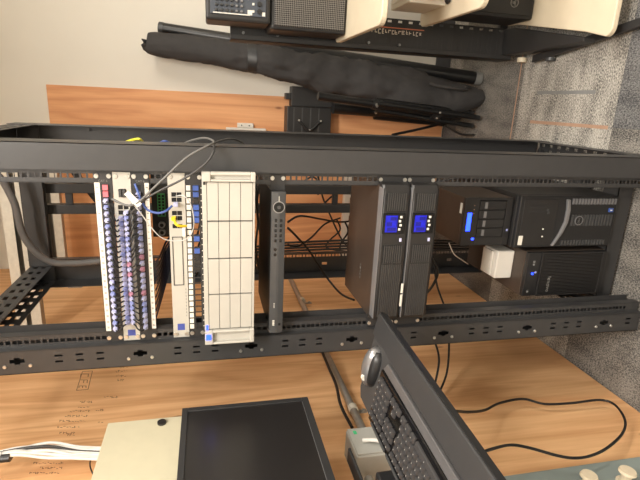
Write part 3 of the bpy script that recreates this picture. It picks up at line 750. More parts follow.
# ---- four-bay drive unit on the emblem server
n0, n1, nzb, nzt, nyf = -0.452, -0.284, dzt, -0.843, 1.437
na = thing('drive_station', 'black four-bay drive station with glowing blue strip on top of the emblem server', 'storage', (-0.37, 1.55, nzb))
MB().box(n0, n1, nyf+0.012, 1.655, nzb+0.004, nzt).build('case', 'case_side', na, bevel=0.002)
for x in (n0+0.02, n1-0.02):
    for yy in (1.475, 1.63): MB().cyl((x, yy, nzb), (x, yy, nzb+0.004), 0.009, n=12).build('foot', 'rack_dark', na, smooth=40)
MB().plate('y', nyf, nyf+0.0115, n0, n1, nzb+0.005, nzt-0.001, [(n0+0.03, n1-0.008, nzb+0.03, nzt-0.055)]).build('front_frame', 'black_plastic', na, bevel=0.001)
MB().box(n0+0.03, n1-0.008, nyf+0.0085, nyf+0.0114, nzb+0.03, nzt-0.055).build('bay_cavity', 'inner_dark', na)
for i in range(4):
    xw = (n1-n0-0.040)/4; x_ = n0+0.031 + i*xw
    o = MB().box(x_, x_+xw-0.002, nyf-0.001, nyf+0.008, nzb+0.033, nzt-0.057).build('drive_tray', 'black_plastic', na, bevel=0.001)
    MB().box(x_+0.004, x_+xw-0.006, nyf-0.0022, nyf-0.001, nzt-0.085, nzt-0.075).build('tray_latch', 'silver_plastic', o)
MB().box(n0+0.052, n1-0.052, nyf-0.001, nyf, nzt-0.030, nzt-0.014).build('status_display', 'led_blue', na, label='glowing blue strip')
for i in range(3): MB().box(n1-0.028-i*0.014, n1-0.025-i*0.014, nyf-0.0006, nyf, nzt-0.038, nzt-0.035).build('status_light', 'accent_orange', na)
MB().box(n0+0.02, n0+0.027, nyf-0.001, nyf, nzt-0.05, nzt-0.04).build('power_light', 'led_blue', na)
MB().box(n1-0.062, n1-0.068+0.06, nyf+0.001, nyf+0.0018, nzb+0.012, nzb+0.02).build('front_print', 'rack_dark', na)
MB().box(n1-0.058, n1-0.022, 1.452, 1.466, nzt, nzt+0.0006).build('asset_tag', 'label_white', na, label='white asset tag')
MB().box(n0+0.050, n0+0.058, nyf-0.001, nyf, nzb+0.012, nzb+0.018).build('usb_port', 'lavender_deep', na)

# ---- small white box with a lead on the lower tower
w0, w1, wzb, wzt, wy = -0.598, -0.492, ezt, -1.030, 1.485
wb = thing('white_adapter_box', 'small white plastic box lying on the lower tower server', 'box', (-0.545, 1.52, wzb))
MB().box(w0, w1, wy, 1.575, wzb, wzt).build('shell', 'white_bright', wb, bevel=0.004)
MB().box(w0+0.006, w1-0.006, wy+0.020, 1.568, wzt, wzt+0.010).build('lid', 'white_bright', wb, bevel=0.003)
MB().box(w0+0.015, w1-0.015, wy+0.028, 1.56, wzt+0.010, wzt+0.0115).build('lid_recess', 'label_white', wb, bevel=0.001)
o = MB().tube([(w0+0.012, 1.576, wzb+0.03), (w0-0.01, 1.62, wzb+0.02), (w0-0.03, 1.72, wzb-0.03), (w0-0.045, 1.79, wzb-0.04), (w0-0.05, 1.83, wzb-0.08)], 0.0022, n=6).build('lead', 'cable_white', wb, smooth=60)

# ---- AV extender in the gap unit and its cables behind
av = thing('signal_extender', 'dark signal extender box with green terminal block in the open rack gap', 'extender', (-0.36, 1.65, 0.115))
MB().box(-0.445, -0.24, 1.58, 1.75, 0.112, 0.176).build('body', 'rack_dark', av, bevel=0.002)
MB().box(-0.375, -0.30, 1.570, 1.58, 0.134, 0.158).build('terminal_block', 'green_connector', av, bevel=0.001)
for i in range(7):
    for j in range(2): MB().box(-0.371+i*0.0100, -0.364+i*0.0100, 1.5692, 1.5700, 0.1365+j*0.011, 0.1435+j*0.011).build('terminal', 'inner_dark', av)
for i, x in enumerate((-0.40, -0.425)):
    rg = MB(); rg.cyl((x-0.002, 1.58, 0.147), (x-0.002, 1.566, 0.147), 0.0105, n=18); rg.build('connector', 'silver', av, smooth=40)
    MB().cyl((x-0.002, 1.5661, 0.147), (x-0.002, 1.5652, 0.147), 0.006, n=14).build('connector_pin', 'inner_dark', av)
MB().box(-0.30, -0.245, 1.572, 1.58, 0.125, 0.165).build('side_plate', 'grey_plastic', av, bevel=0.001)
for i in range(9):
    o = MB().tube([at(174, 246-3*i, Y=1.62+0.015*i), at(172, 258-3*i, Y=1.52+0.012*i), at(166, 282-5*i, Y=1.49+0.01*i), at(160, 304-6*i, Y=1.52+0.012*i), at(156, 318-7*i, Y=1.62+0.012*i)], 0.0032, n=6).build('data_cable', 'cable_navy', smooth=60)
    tag(o, ORD[i] + ' navy data cable from the right in the bundle behind the plain white switch', 'cable', 'navy cables behind the switches')
for i in range(5):
    x = -0.27 - 0.055*i
    o = MB().tube([(x, 1.325, 0.038), (x-0.01, 1.40, 0.033+0.004*(i % 2)), (x-0.03, 1.58, 0.030), (x-0.06, 1.73, 0.026), (x-0.09, 1.80, -0.02), (x-0.11, 1.84, -0.12)], 0.0034, n=6).build('data_cable', 'cable_black', smooth=60)
    tag(o, ORD[i] + ' black data cable from the right behind the keystone panel', 'cable', 'cables behind the keystone panel')

# ---- vertical cable ladder at the back of the rack
cl = thing('cable_ladder', 'black vertical cable ladder seen through the open rack', 'ladder', (-0.41, 2.03, FL))
for xa, xb in ((-0.385, -0.348), (-0.468, -0.431)): MB().box(xa, xb, 2.012, 2.050, FL, 0.62).build('side_rail', 'rack_dark', cl, bevel=0.002)
for k in range(8): MB().box(-0.432, -0.384, 2.022, 2.036, 0.52-k*0.27, 0.545-k*0.27).build('rung', 'rack_dark', cl)
mb = MB(); mb.tube([(-0.45, 2.06, 0.42), (-0.30, 2.06, 0.52)], 0.013, n=6); mb.build('brace', 'rack_dark', cl)

# ---- braces to the left wall
def strut(yc, z0, z1, label, xe):
    t = thing('strut_channel', label, 'strut', (PX, yc, z0), 'strut channels fixed to the left wall')
    s = (z1-z0)
    MB().box(PX, xe, yc, yc+0.002, z0, z0+s*0.40).build('lower_lip', 'galvanized', t, bevel=0.0005)
    MB().box(PX, xe, yc, yc+0.002, z1-s*0.40, z1).build('upper_lip', 'galvanized', t, bevel=0.0005)
    mb = MB(); mb.box(PX, xe, yc+0.002, yc+0.043, z0, z0+0.002); mb.box(PX, xe, yc+0.002, yc+0.043, z1-0.002, z1); mb.box(PX, xe, yc+0.041, yc+0.043, z0+0.002, z1-0.002)
    mb.build('channel', 'steel', t)
    b = MB(); b.box(PX, PX+0.004, yc-0.01, yc+0.06, z0-0.07, z0); b.box(PX+0.004, PX+0.055, yc+0.005, yc+0.04, z0-0.006, z0-0.0005); b.build('angle_bracket', 'steel', t)
    for dy in (0.01, 0.04): MB().cyl((PX+0.004, yc+dy, z0-0.04), (PX+0.012, yc+dy, z0-0.04), 0.009, n=6).build('bolt', 'steel', t)
strut(2.05, 0.690, 0.785, 'galvanised strut channel from the left wall over the rack top, nearer one', -0.20)
strut(2.66, 0.745, 0.845, 'galvanised strut channel from the left wall near the back corner, farther one', -0.36)

# ---- thick grey conduit bending into the rack top
o = MB().tube([(-0.26, 1.82, 0.92), (-0.27, 1.82, 0.72), (-0.37, 1.84, 0.665), (-0.50, 1.86, 0.655), (-0.58, 1.88, 0.625), (-0.628, 1.90, 0.58), (-0.640, 1.915, 0.51), (-0.638, 1.93, 0.40)], 0.0125, n=12, sub=6).build('flexible_conduit', 'conduit_grey', smooth=60)
tag(o, 'thick dark grey flexible conduit curving into the top of the rack', 'conduit')

# ---- loose leads over the right front post
def lead(pts, r, mat, label, name='loose_cable', n=7, grp=None):
    o = MB().tube(pts, r, n=n, sub=6).build(name, mat, smooth=60); return tag(o, label, 'cable', grp)
lead([at(112,199,Y=1.245), at(133,205,Y=1.225), at(160,182,Y=1.22), at(186,158,Y=1.225), at(207,146,Y=1.235), at(214,142,Y=1.27), at(205,138,Y=1.36), at(190,141,Y=1.42), at(180,146,Y=1.45)], 0.0030, 'cable_grey', 'grey loose cable arching over the right rack post, upper strand')
lead([at(131,213,Y=1.245), at(150,196,Y=1.225), at(185,178,Y=1.22), at(205,164,Y=1.225), at(214,151,Y=1.24), at(215,143,Y=1.30), at(230,139,Y=1.36), at(241,142,Y=1.40), at(248,148,Y=1.44)], 0.0028, 'cable_dark_grey', 'dark grey loose cable looping over the right rack post, lower strand')
o = lead([at(126,142,Y=1.44), at(132,140,Y=1.42), at(139,139,Y=1.40), at(143,142,Y=1.43)], 0.0034, 'yellow_tip', 'short yellow cable peeking from behind the right front post')
o = lead([at(160,143,Y=1.44), at(165,141,Y=1.42), at(172,144,Y=1.44)], 0.0030, 'cable_blue', 'short blue cable peeking from behind the right front post')
tg = MB(Matrix.Translation(at(133,199,Y=1.222)) @ Matrix.Rotation(0.85, 4, 'Y')); tg.box(-0.007, 0.007, -0.001, 0.001, -0.022, 0.022)
o = tg.build('cable_tag', 'white_bright'); tag(o, 'white paper tag on the grey loose cables over the white switch', 'tag')

# ---- dark cables hanging behind the rack
gaps = [
 [(288,222,1.75),(300,216,1.9),(320,219,2.1),(338,222,2.25),(352,221,2.3)],
 [(288,245,1.7),(298,246,1.8),(312,237,2.0),(325,224,2.2),(340,218,2.3)],
 [(288,228,1.65),(296,236,1.75),(310,252,1.85),(325,275,1.9),(340,293,1.8),(354,300,1.66)],
 [(337,220,2.3),(340,230,2.3),(330,240,2.3),(326,247,2.3),(335,250,2.2),(352,252,2.1)],
 [(318,175,2.2),(322,195,2.3),(330,215,2.35),(342,240,2.3),(352,250,2.2)],
 [(322,206,2.055),(330,198,2.15),(338,193,2.2),(348,192,2.1),(362,196,1.6)],
 [(345,222,2.2),(348,232,2.2),(340,246,2.2),(344,262,2.1),(352,268,2.0)],
 [(303,182,2.3),(312,177,2.3),(318,182,2.3),(318,195,2.3)]]
CB = ['wavy black cable level with the recorder top in the rack middle', 'black cable rising in an arc beside the recorder in the rack middle', 'long black cable dropping from the recorder to the upper backup unit', 'black cable bending in a hook before the upper backup unit', 'black cable slanting down across the ladder to the backup unit', 'short black cable arching between the ladder and the white power strip', 'black cable kinked behind the corner of the upper backup unit', 'small black cable hook at the top of the ladder gap']
for g, cb in zip(gaps, CB): lead([at(a, b, Y=c) for a, b, c in g], 0.0045, 'cable_black', cb, 'power_cable', grp='black cables in the rack middle')
for i in range(7):
    a = 249 + 2.4*i
    lead([at(a, 176, Y=1.62+0.03*i), at(a+4*math.sin(i*2.1), 198, Y=1.6+0.03*i), at(a+5*math.cos(i*1.7), 222, Y=1.62+0.03*i), at(a-3*math.sin(i), 245, Y=1.66), at(a+2, 268, Y=1.72)], 0.004, 'cable_black', ORD[i] + ' black cable counted downward, draped behind the storage enclosure and recorder', 'power_cable', grp='black cables behind the video recorder')
lead([at(431,255,Y=1.62), at(438,270,Y=1.60), at(433,285,Y=1.60), at(424,296,Y=1.57)], 0.005, 'cable_black', 'black power cable curling out below the lower backup unit', 'power_cable')
lead([at(434,262,Y=1.72), at(437,285,Y=1.68), at(446,312,Y=1.62), at(449,340,Y=1.55), at(447,372,Y=1.46), at(438,395,Y=1.38)], 0.004, 'cable_black', 'black cable dropping behind the left rack post, right one of two', 'power_cable')
lead([at(428,330,Y=1.5), at(436,345,Y=1.47), at(439,362,Y=1.42), at(434,388,Y=1.36)], 0.004, 'cable_black', 'black cable dropping behind the left rack post, left one of two', 'power_cable')
lead([at(449,243,Y=1.62), at(454,254,Y=1.66), at(462,260,Y=1.70), at(468,264,Y=1.74)], 0.0022, 'cable_white', 'thin white lead behind the drive station', 'lead')
for i in range(4):
    lead([(-0.625+0.013*i, 1.955, -0.08-0.05*i), (-0.62+0.012*i, 1.95, -0.3), (-0.615+0.013*i, 1.945, -0.7), (-0.63+0.012*i, 1.95, -1.25)], 0.005, 'cable_black', ORD[i] + ' black cable from the left along the rear left rack post', 'power_cable', grp='cables along the rear left post')
for i in range(6):
    x = -0.24 - 0.035*i
    lead([(x, 1.66, nzb+0.10-0.02*(i % 3)), (x-0.02, 1.70, nzb+0.05), (x-0.03+0.02*(i % 2), 1.80, nzb+0.02*(i%3)), (x-0.08, 1.92, nzb+0.12)], 0.004, 'cable_black', ORD[i] + ' black cable from the right behind the drive station', 'power_cable', grp='cables behind the drive station')

# ---- power strips on the back plywood
WB = YB - 0.0195
ps = thing('power_strip', 'white power strip fixed across the back plywood behind the backup units', 'power strip', (-0.70, WB, -0.935))
MB().box(-0.985, -0.43, WB-0.045, WB, -0.935, -0.855).build('housing', 'white_bright', ps, bevel=0.006)
for i in range(6): MB().box(-0.62-i*0.06, -0.58-i*0.06, WB-0.047, WB-0.0445, -0.915, -0.893).build('outlet', 'print_dark', ps, bevel=0.001)
ps = thing('outlet_box', 'small white outlet strip on the back plywood above the black bracket box', 'outlet', (-0.17, WB, -0.35))
MB().box(-0.235, -0.166, WB-0.035, WB, -0.345, -0.109).build('housing', 'white_bright', ps, bevel=0.005)
MB().box(-0.165, -0.138, WB-0.030, WB, -0.27, -0.175).build('switch_box', 'white_bright', ps, bevel=0.004)
for zz in (-0.245, -0.20): MB().cyl((-0.1515, WB-0.0305, zz), (-0.1515, WB-0.032, zz), 0.004, n=10).build('rocker', 'grey_plastic', ps)

# ------------------------------------------------------------------ left wall: conduit, boxes, cabinet
cd = thing('metal_conduit', 'thin steel conduit running along the left plywood wall behind the rack', 'conduit', (PX, 1.9, -0.49))
cx_ = PX + 0.016; cz = -0.474
MB().cyl((cx_, 2.85, cz+0.01), (cx_, 1.20, cz), 0.0135, n=14).build('pipe', 'steel', cd, smooth=40)
for yy in (1.36, 1.83, 2.3):
    mb = MB(); mb.cyl((cx_, yy-0.012, cz), (cx_, yy+0.012, cz), 0.0165, n=14); mb.build('coupling', 'galvanized', cd, smooth=40)
    mb = MB(); mb.box(PX, PX+0.004, yy-0.008, yy+0.008, cz-0.05, cz-0.012); mb.cyl((PX+0.004, yy, cz-0.038), (PX+0.010, yy, cz-0.038), 0.006, n=6); mb.build('strap', 'steel', cd)
lead([(cx_+0.006, 1.78, cz+0.02), (cx_+0.02, 1.72, cz+0.026), (cx_+0.02, 1.60, cz+0.028), (cx_+0.02, 1.48, cz+0.03), (cx_+0.02, 1.36, cz+0.045), (cx_+0.02, 1.24, cz+0.040)], 0.0055, 'cable_black', 'black cable following the steel conduit on the left wall', 'power_cable')
jb = thing('junction_box', 'grey wall junction box with green sticker beside the keyboard tray', 'box', (PX, 1.12, -0.53))
MB().box(PX, -0.935, 1.05, 1.165, -0.525, -0.388).build('housing', 'box_grey', jb, bevel=0.006)
MB().box(-0.9349, -0.930, 1.053, 1.162, -0.522, -0.391).build('cover', 'box_grey', jb, bevel=0.002)
MB().box(-0.9300, -0.9295, 1.135, 1.150, -0.415, -0.405).build('sticker', 'green_sticker', jb, label='small green sticker')
MB().tube([(-0.925, 1.10, -0.42), (-0.915, 1.08, -0.46), (-0.925, 1.05, -0.52)], 0.006, n=8).build('flex_lead', 'cable_white', jb, smooth=60)
MB().cyl((PX+0.03, 1.03, -0.42), (PX+0.03, 0.75, -0.42), 0.0135, n=14).build('conduit_stub', 'steel', jb, smooth=40)

cab = thing('wall_cabinet', 'cream metal wall cabinet with round black lock behind the monitor', 'cabinet', (-0.97, 1.0, -0.20))
MB().box(PX, -0.932, 0.70, 1.284, -0.195, 0.290).build('body', 'cream_metal', cab, bevel=0.003)
MB().box(-0.9315, -0.920, 0.697, 1.288, -0.198, 0.294).build('door', 'cream_metal', cab, bevel=0.002)
MB().cyl((-0.920, 1.262, 0.143), (-0.914, 1.262, 0.143), 0.0125, n=20).build('lock', 'black_plastic', cab, smooth=40, label='round black lock')
for i in range(9):
    dy = (i-4)*0.0052; mt = 'cable_dark_grey' if i == 5 else 'cable_white'
    lb = 'dark grey cable in the white bundle above the cream cabinet' if i == 5 else ORD[i] + ' white data cable from the left entering the cream cabinet from above'
    lead([(-0.955, 1.235+dy*0.5, 0.60), (-0.95+0.006*(i % 2), 1.24+dy*0.55, 0.52), (-0.965+0.008*(i % 3), 1.243+dy, 0.44), (-0.97, 1.238+dy*1.1, 0.37), (-0.975, 1.225+dy*1.1, 0.2905)], 0.0042, mt, lb, 'data_cable', grp='cables entering the cream cabinet')
for i in range(9): pass
mb = MB(); mb.loft([[Vector((-0.955+0.013*math.cos(a), 1.236+0.022*math.sin(a), zz)) for a in [2*math.pi*k/16 for k in range(16)]] for zz in (0.530, 0.552)])
tag(mb.build('cable_tie', 'black_plastic', smooth=50), 'black strap around the white cable bundle on the left wall', 'strap')
lead([at(95,453,X=-0.99), at(91,458,X=-0.985), at(90,466,X=-0.985), at(93,474,X=-0.985)], 0.002, 'cable_black', 'thin black wire curling beside the cream cabinet', 'wire')

tp = thing('distribution_board', 'blue-grey wall board with cream cable spools low on the left wall', 'board', (PX, 0.8, -1.45))
MB().box(PX, PX+0.018, 0.55, 0.985, -1.46, -0.62).build('board', 'panel_blue_grey', tp, bevel=0.002)
for yy, zz in ((0.905, -1.025), (0.900, -1.150), (0.78, -1.09)):
    mb = MB(); mb.cyl((PX+0.018, yy, zz), (PX+0.055, yy, zz), 0.016, 0.013, n=16); mb.cyl((PX+0.055, yy, zz), (PX+0.062, yy, zz), 0.024, 0.021, n=18); mb.cyl((PX+0.018, yy, zz), (PX+0.023, yy, zz), 0.024, n=16)
    mb.build('cable_spool', 'spool_cream', tp, smooth=40)

# ------------------------------------------------------------------ wall workstation: monitor, keyboard tray
wm = thing('workstation_arm', 'black wall-mounted arm carrying the monitor and keyboard tray', 'arm', (PX, 0.85, -0.62))
MB().box(-0.9195, -0.888, 0.80, 0.90, -0.40, 0.15).build('wall_track', 'rack_dark', wm, bevel=0.003)
MB().box(-0.888, -0.846, 0.82, 0.88, -0.14, -0.06).build('monitor_bracket', 'rack_dark', wm, bevel=0.003)
MB().box(-0.888, -0.845, 0.80, 0.89, -0.435, -0.425).build('tray_arm', 'rack_dark', wm, bevel=0.003)
MB().box(-0.886, -0.845, 0.80, 0.985, -0.345, -0.337).build('support_bar', 'rack_dark', wm, bevel=0.003)
MB().box(-0.885, -0.845, 0.83, 0.895, -0.44, -0.38).build('pivot_block', 'black_plastic', wm, bevel=0.006)

mo = thing('monitor', 'black flat monitor with blank dark screen facing away from the rack side', 'monitor', (-0.82, 0.87, -0.264))
my0, my1, mz0, mz1 = 0.60, 1.153, -0.264, 0.077
MB().box(-0.842, -0.812, my0+0.01, my1-0.008, mz0+0.008, mz1-0.008).build('back_shell', 'bezel_black', mo, bevel=0.008)
MB().plate('x', -0.812, -0.800, my0, my1, mz0, mz1, [(my0+0.016, my1-0.016, mz0+0.018, mz1-0.015)]).build('bezel', 'bezel_black', mo, bevel=0.001)
MB().box(-0.8119, -0.8035, my0+0.015, my1-0.015, mz0+0.017, mz1-0.014).build('screen', 'screen_black', mo)
MB().box(-0.8034, -0.8025, my0+0.016, my1-0.0165, mz0+0.0182, mz0+0.0192).build('screen_edge', 'silver', mo)
for i in range(14): MB().box(-0.838, -0.815, my1-0.03-i*0.03, my1-0.02-i*0.03, mz0+0.0075, mz0+0.009).build('vent', 'inner_dark', mo)

A = Vector((-0.542, 1.129, -0.45)); E1 = Vector((-0.0617, -0.998, 0)).normalized(); E2 = Vector((-0.243, 0.015, 0.039)).normalized(); E3 = E2.cross(E1)
E2 = E1.cross(E3)
TM = Matrix(((E1.x, E2.x, E3.x, A.x), (E1.y, E2.y, E3.y, A.y), (E1.z, E2.z, E3.z, A.z), (0, 0, 0, 1)))
tr = thing('keyboard_tray', 'dark grey keyboard tray with broad palm rest in front of the rack', 'tray', A + E1*0.35 + E2*0.13)
ep = [(0.0, 0.07), (0.0, 0.235), (0.02, 0.258), (0.70, 0.258), (0.70, 0.07)]
def tprism(poly, w0, w1): 
    mb = MB(TM); mb.prism(poly, 'z', w0, w1); return mb
tprism(ep, -0.012, -0.002).build('platform', 'tray_top', tr, bevel=0.002)
tprism([(0.0, 0.0), (-0.004, 0.066), (0.70, 0.072), (0.70, 0.0)], -0.014, 0.004).build('palm_rest', 'palm_pad', tr, bevel=0.004, seg=3)
tprism([(0.0, -0.003), (0.0, 0.0), (0.70, 0.0), (0.70, -0.003)], -0.016, 0.0).build('edge_trim', 'black_plastic', tr)

kb = thing('keyboard', 'black computer keyboard with silver wrist strip on the tray', 'keyboard', A + E1*0.35 + E2*0.18)
k0, k1 = 0.118, 0.575
tprism([(k0, 0.098), (k0+0.004, 0.246), (k1, 0.246), (k1, 0.098)], -0.002, 0.012).build('base', 'black_gloss', kb, bevel=0.003)
tprism([(k0+0.016, 0.073), (k0+0.002, 0.0975), (k1, 0.0975), (k1, 0.073)], -0.002, 0.008).build('wrist_strip', 'strip_grey', kb, bevel=0.002)
keyrot = TM.to_3x3()
def key_mesh(w, d, nm):
    mb = MB(); a, b = w/2, d/2; c, e = w/2-0.0022, d/2-0.0022
    rr = lambda p, q, z: [(-p,-q,z),(p,-q,z),(p,q,z),(-p,q,z)]
    mb.loft([rr(a, b, 0), rr(a, b, 0.003), rr(c, e, 0.0075)])
    mb.v = [keyrot @ v for v in mb.v]
    return mesh_of(mb, nm, 'keys')
KM = {}
mark = MB(); mark.box(-0.0030, -0.0016, -0.0005, 0.0022, 0.0075, 0.0078); mark.v = [keyrot @ v for v in mark.v]
MARK = mesh_of(mark, 'key_legend', 'legend')
def key(u, v, w=0.0165, d=0.0165):
    kk = (round(w, 4), round(d, 4))
    if kk not in KM: KM[kk] = key_mesh(w-0.0012, d-0.0012, 'key')
    o = inst(KM[kk], 'key', kb, TM @ Vector((u, v, 0.012)))
    if u < 0.48: inst(MARK, 'key_legend', o, TM @ Vector((u, v, 0.012)))
P = 0.019
nu = k0 + 0.022                      # number pad first (it lies farthest from the camera)
for r in range(5):
    for c_ in range(4):
        if r == 0 and c_ == 2: continue
        w = 0.0355 if (r == 0 and c_ == 3) else 0.0165
        key(nu + c_*P - (P/2 if w > .03 else 0), 0.119 + r*P, w=w)
au = nu + 4*P + 0.006
for c_ in range(3): key(au + c_*P, 0.119)
key(au + P, 0.119+P)
for r in (3, 4):
    for c_ in range(3): key(au + c_*P, 0.119 + r*P)
mu = au + 3*P + 0.006
for r in range(1, 5):
    for c_ in range(14):
        off = (r % 3)*0.005
        key(mu + 0.004 + c_*P + off*0.8, 0.119 + r*P)
for c_, (u, w) in enumerate([(0.004, 0.022), (0.030, 0.022), (0.056, 0.022), (0.125, 0.105), (0.195, 0.022), (0.221, 0.022)]): key(mu + u, 0.119, w=w)
for c_ in range(21): key(nu + c_*P + (0.006 if c_ > 3 else 0) + (0.006 if c_ > 6 else 0), 0.119 + 5*P + 0.004, d=0.012)
for i in range(2): tprism([(k0+0.03+i*0.11, 0.2365), (k0+0.03+i*0.11, 0.2435), (k0+0.13+i*0.11, 0.2435), (k0+0.13+i*0.11, 0.2365)], 0.012, 0.0155).build('media_bar', 'grey_plastic', kb, bevel=0.001)

ms = thing('mouse', 'silver and black computer mouse at the far end of the tray', 'mouse', TM @ Vector((0.06, 0.13, 0)))
def mouse_shell(u0, u1, v0, v1, h, nm, mat, lift=0.0):
    rings = []
    n = 9
    for i in range(n+1):
        t = i/n; v = v0 + (v1-v0)*t
        hw = (u1-u0)/2*(0.55+0.45*math.sin(math.pi*min(1, max(0, (t*0.9+0.08)))))*(1 if 0 < i < n else 0.55)
        hh = h*(0.45+0.55*math.sin(math.pi*(0.12+0.76*(1-t))**1.15))*(1 if 0 < i < n else 0.7)
        c = (u0+u1)/2
        rings.append([(c + hw*math.cos(a), v, -0.002 + lift + max(0, hh*math.sin(a))) for a in [math.pi*k/10 for k in range(11)]] )
    mb = MB(TM); mb.loft(rings); return mb.build(nm, mat, ms, smooth=60)
mouse_shell(0.036, 0.086, 0.085, 0.188, 0.025, 'body', 'black_plastic')
mouse_shell(0.024, 0.076, 0.080, 0.194, 0.0345, 'top_cover', 'silver', 0.001)
mb = MB(TM); mb.cyl((0.054, 0.166, 0.022), (0.062, 0.166, 0.022), 0.009, n=14); mb.build('scroll_wheel', 'label_white', ms, smooth=40)
# the long loose cord under the tray
lead([at(455,411,X=-0.80), at(470,412,X=-0.86), at(485,410,X=-0.93), at(500,403,X=-0.97), at(523,399,X=-0.985), at(545,404,X=-0.99), at(572,403,X=-0.99), at(600,400,X=-0.985), at(615,405,X=-0.98), at(625,420,X=-0.97), at(622,434,X=-0.97), at(607,448,X=-0.96), at(590,456,X=-0.95), at(573,458,X=-0.94), at(555,455,X=-0.93), at(530,448,X=-0.92), at(511,445,X=-0.90), at(492,449,X=-0.86), at(470,457,X=-0.80)], 0.0042, 'cable_black', 'long black cord looping down from the keyboard tray by the left wall', 'power_cable', n=8)

# ------------------------------------------------------------------ corner with cart, bags and stands
ct = thing('equipment_cart', 'black upright cart with cream cantilevered shelves in the far right corner', 'cart', (0.6, 2.1, FL))
py = 2.27
for xa, xb, s in ((0.243, 0.387, 1), (0.957, 0.813, -1)):
    lo, hi = min(xa, xb), max(xa, xb)
    sx = xb - s*0.012
    slots = [(sx-0.005, sx+0.005, -0.16-k*0.052, -0.14-k*0.052) for k in range(25)]
    slots = [(a, b, c, d) for a, b, c, d in slots]
    o = MB().plate('y', py, py+0.004, lo, hi, FL+0.06, -0.104, slots)
    o.box(xa, xa+s*0.004, py-0.025, py+0.09, FL+0.06, -0.104)
    o.box(xa, xa+s*0.022, py-0.025, py-0.021, FL+0.06, -0.104)
    o.build('upright', 'cart_black', ct, bevel=0.0008)
    for zz in (-0.16, -0.31, -0.73, -0.88):
        MB().cyl((xa+s*0.032, py, zz), (xa+s*0.032, py-0.012, zz), 0.006, n=10).build('pin', 'silver', ct, smooth=40)
    MB().prism([(xa+s*0.022, 2.33), (xb, 2.33), (xb-s*0.004, 2.20), (xa+s*0.046, 1.72), (xa+s*0.030, 1.72), (xa+s*0.022, 2.05)], 'z', FL+0.045, FL+0.10).build('foot_block', 'cart_black', ct, bevel=0.003)
    MB().prism([(xa-s*0.018, 2.10), (xa+s*0.014, 2.10), (xb-s*0.030, 1.40), (xb-s*0.062, 1.40)], 'z', FL+0.025, FL+0.045).build('leg', 'cart_black', ct, bevel=0.003)
    for wx, wy_ in ((xa+s*0.002, 2.21), (xb-s*0.045, 1.44), (xa-s*0.006, 2.0)):
        o = MB().cyl((wx-0.011, wy_, FL+0.022), (wx+0.011, wy_, FL+0.022), 0.022, n=18).build('caster', 'beige_shelf' if wy_ > 2.1 else 'grey_plastic', ct, bevel=0.002, smooth=40)
MB().box(0.391, 0.809, py+0.01, py+0.03, -0.16, -0.12).build('crossbar', 'cart_black', ct)
MB().box(0.391, 0.809, py+0.01, py+0.03, FL+0.08, FL+0.12).build('crossbar', 'cart_black', ct)
def rrect(x0, x1, y0, y1, r, n=5):
    out = []
    for cx, cy, a0 in ((x1-r, y1-r, 0), (x0+r, y1-r, 90), (x0+r, y0+r, 180), (x1-r, y0+r, 270)):
        for k in range(n+1):
            a = math.radians(a0 + 90*k/n); out.append((cx + r*math.cos(a), cy + r*math.sin(a)))
    return out
SHELF = ((0.258, -0.566, 1.64, 2.245), (0.352, -0.959, 1.69, 2.235), (0.275, -1.405, 1.57, 2.235))
for x0, z, ya, yb in SHELF:
    pol = rrect(x0, 0.95, ya, yb, 0.035)
    if z < -1.2: pol = [(0.95, 2.235), (0.395, 2.235), (0.39, 2.15), (0.305, 1.70)] + rrect(x0, 0.95, ya, yb, 0.035)[13:-1] + [(0.95, 1.60)]
    MB().prism(pol, 'z', z-0.022, z).build('shelf', 'beige_shelf', ct, bevel=0.004)
dec = MB()
dec.box(0.345, 0.3495, py-0.0006, py, -1.00, -0.735); dec.build('decal_line', 'decal_orange', ct)
dec = MB(); rnd = random.Random(5)
zc = -0.742
while zc > -0.99:
    w = rnd.uniform(0.004, 0.008); top = rnd.uniform(0.336, 0.342); bot = rnd.uniform(0.318, 0.324)
    dec.box(bot, top, py-0.0006, py, zc-0.0032, zc)
    if rnd.random() < 0.7: dec.box(top-0.004, top, py-0.0006, py, zc-w*2, zc)
    if rnd.random() < 0.5: dec.box(bot, bot+0.004, py-0.0006, py, zc-w*2, zc)
    if rnd.random() < 0.4: dec.box((top+bot)/2-0.002, (top+bot)/2+0.002, py-0.0006, py, zc-w*1.6, zc)
    zc -= w*2 + rnd.uniform(0.003, 0.007)
dec.build('decal_marks', 'decal_white', ct, label='worn white and orange decal')

sp = thing('portable_speaker', 'black portable loudspeaker with round mesh grille on the top cream shelf', 'speaker', (0.46, 2.13, -0.573))
MB().box(0.272, 0.66, 2.07, 2.24, -0.566, -0.252).build('cabinet', 'black_plastic', sp, bevel=0.012, seg=3)
MB().box(0.286, 0.645, 2.062, 2.0695, -0.556, -0.268).build('grille', 'speaker_grille', sp, bevel=0.004)
MB().cyl((0.43, 2.0622, -0.44), (0.43, 2.0605, -0.44), 0.034, n=28).build('driver_cap', 'dark_grille', sp, smooth=40)
mx = thing('audio_mixer', 'small audio mixer with rows of knobs standing on the portable loudspeaker', 'mixer', (0.46, 2.13, -0.252))
MB().box(0.286, 0.66, 2.045, 2.2, -0.250, -0.002).build('housing', 'case_black', mx, bevel=0.010)
MB().box(0.308, 0.64, 2.040, 2.046, -0.232, -0.020).build('control_panel', 'mixer_blue', mx, bevel=0.002)
for i in range(6):
    for j in range(8): 
        kx_, kz_ = 0.322 + j*0.018, -0.042 - i*0.019
        MB().cyl((kx_, 2.040, kz_), (kx_, 2.028, kz_), 0.0055, 0.0042, n=10).build('knob', 'silver_plastic' if i > 3 else 'louvre', mx, smooth=40)
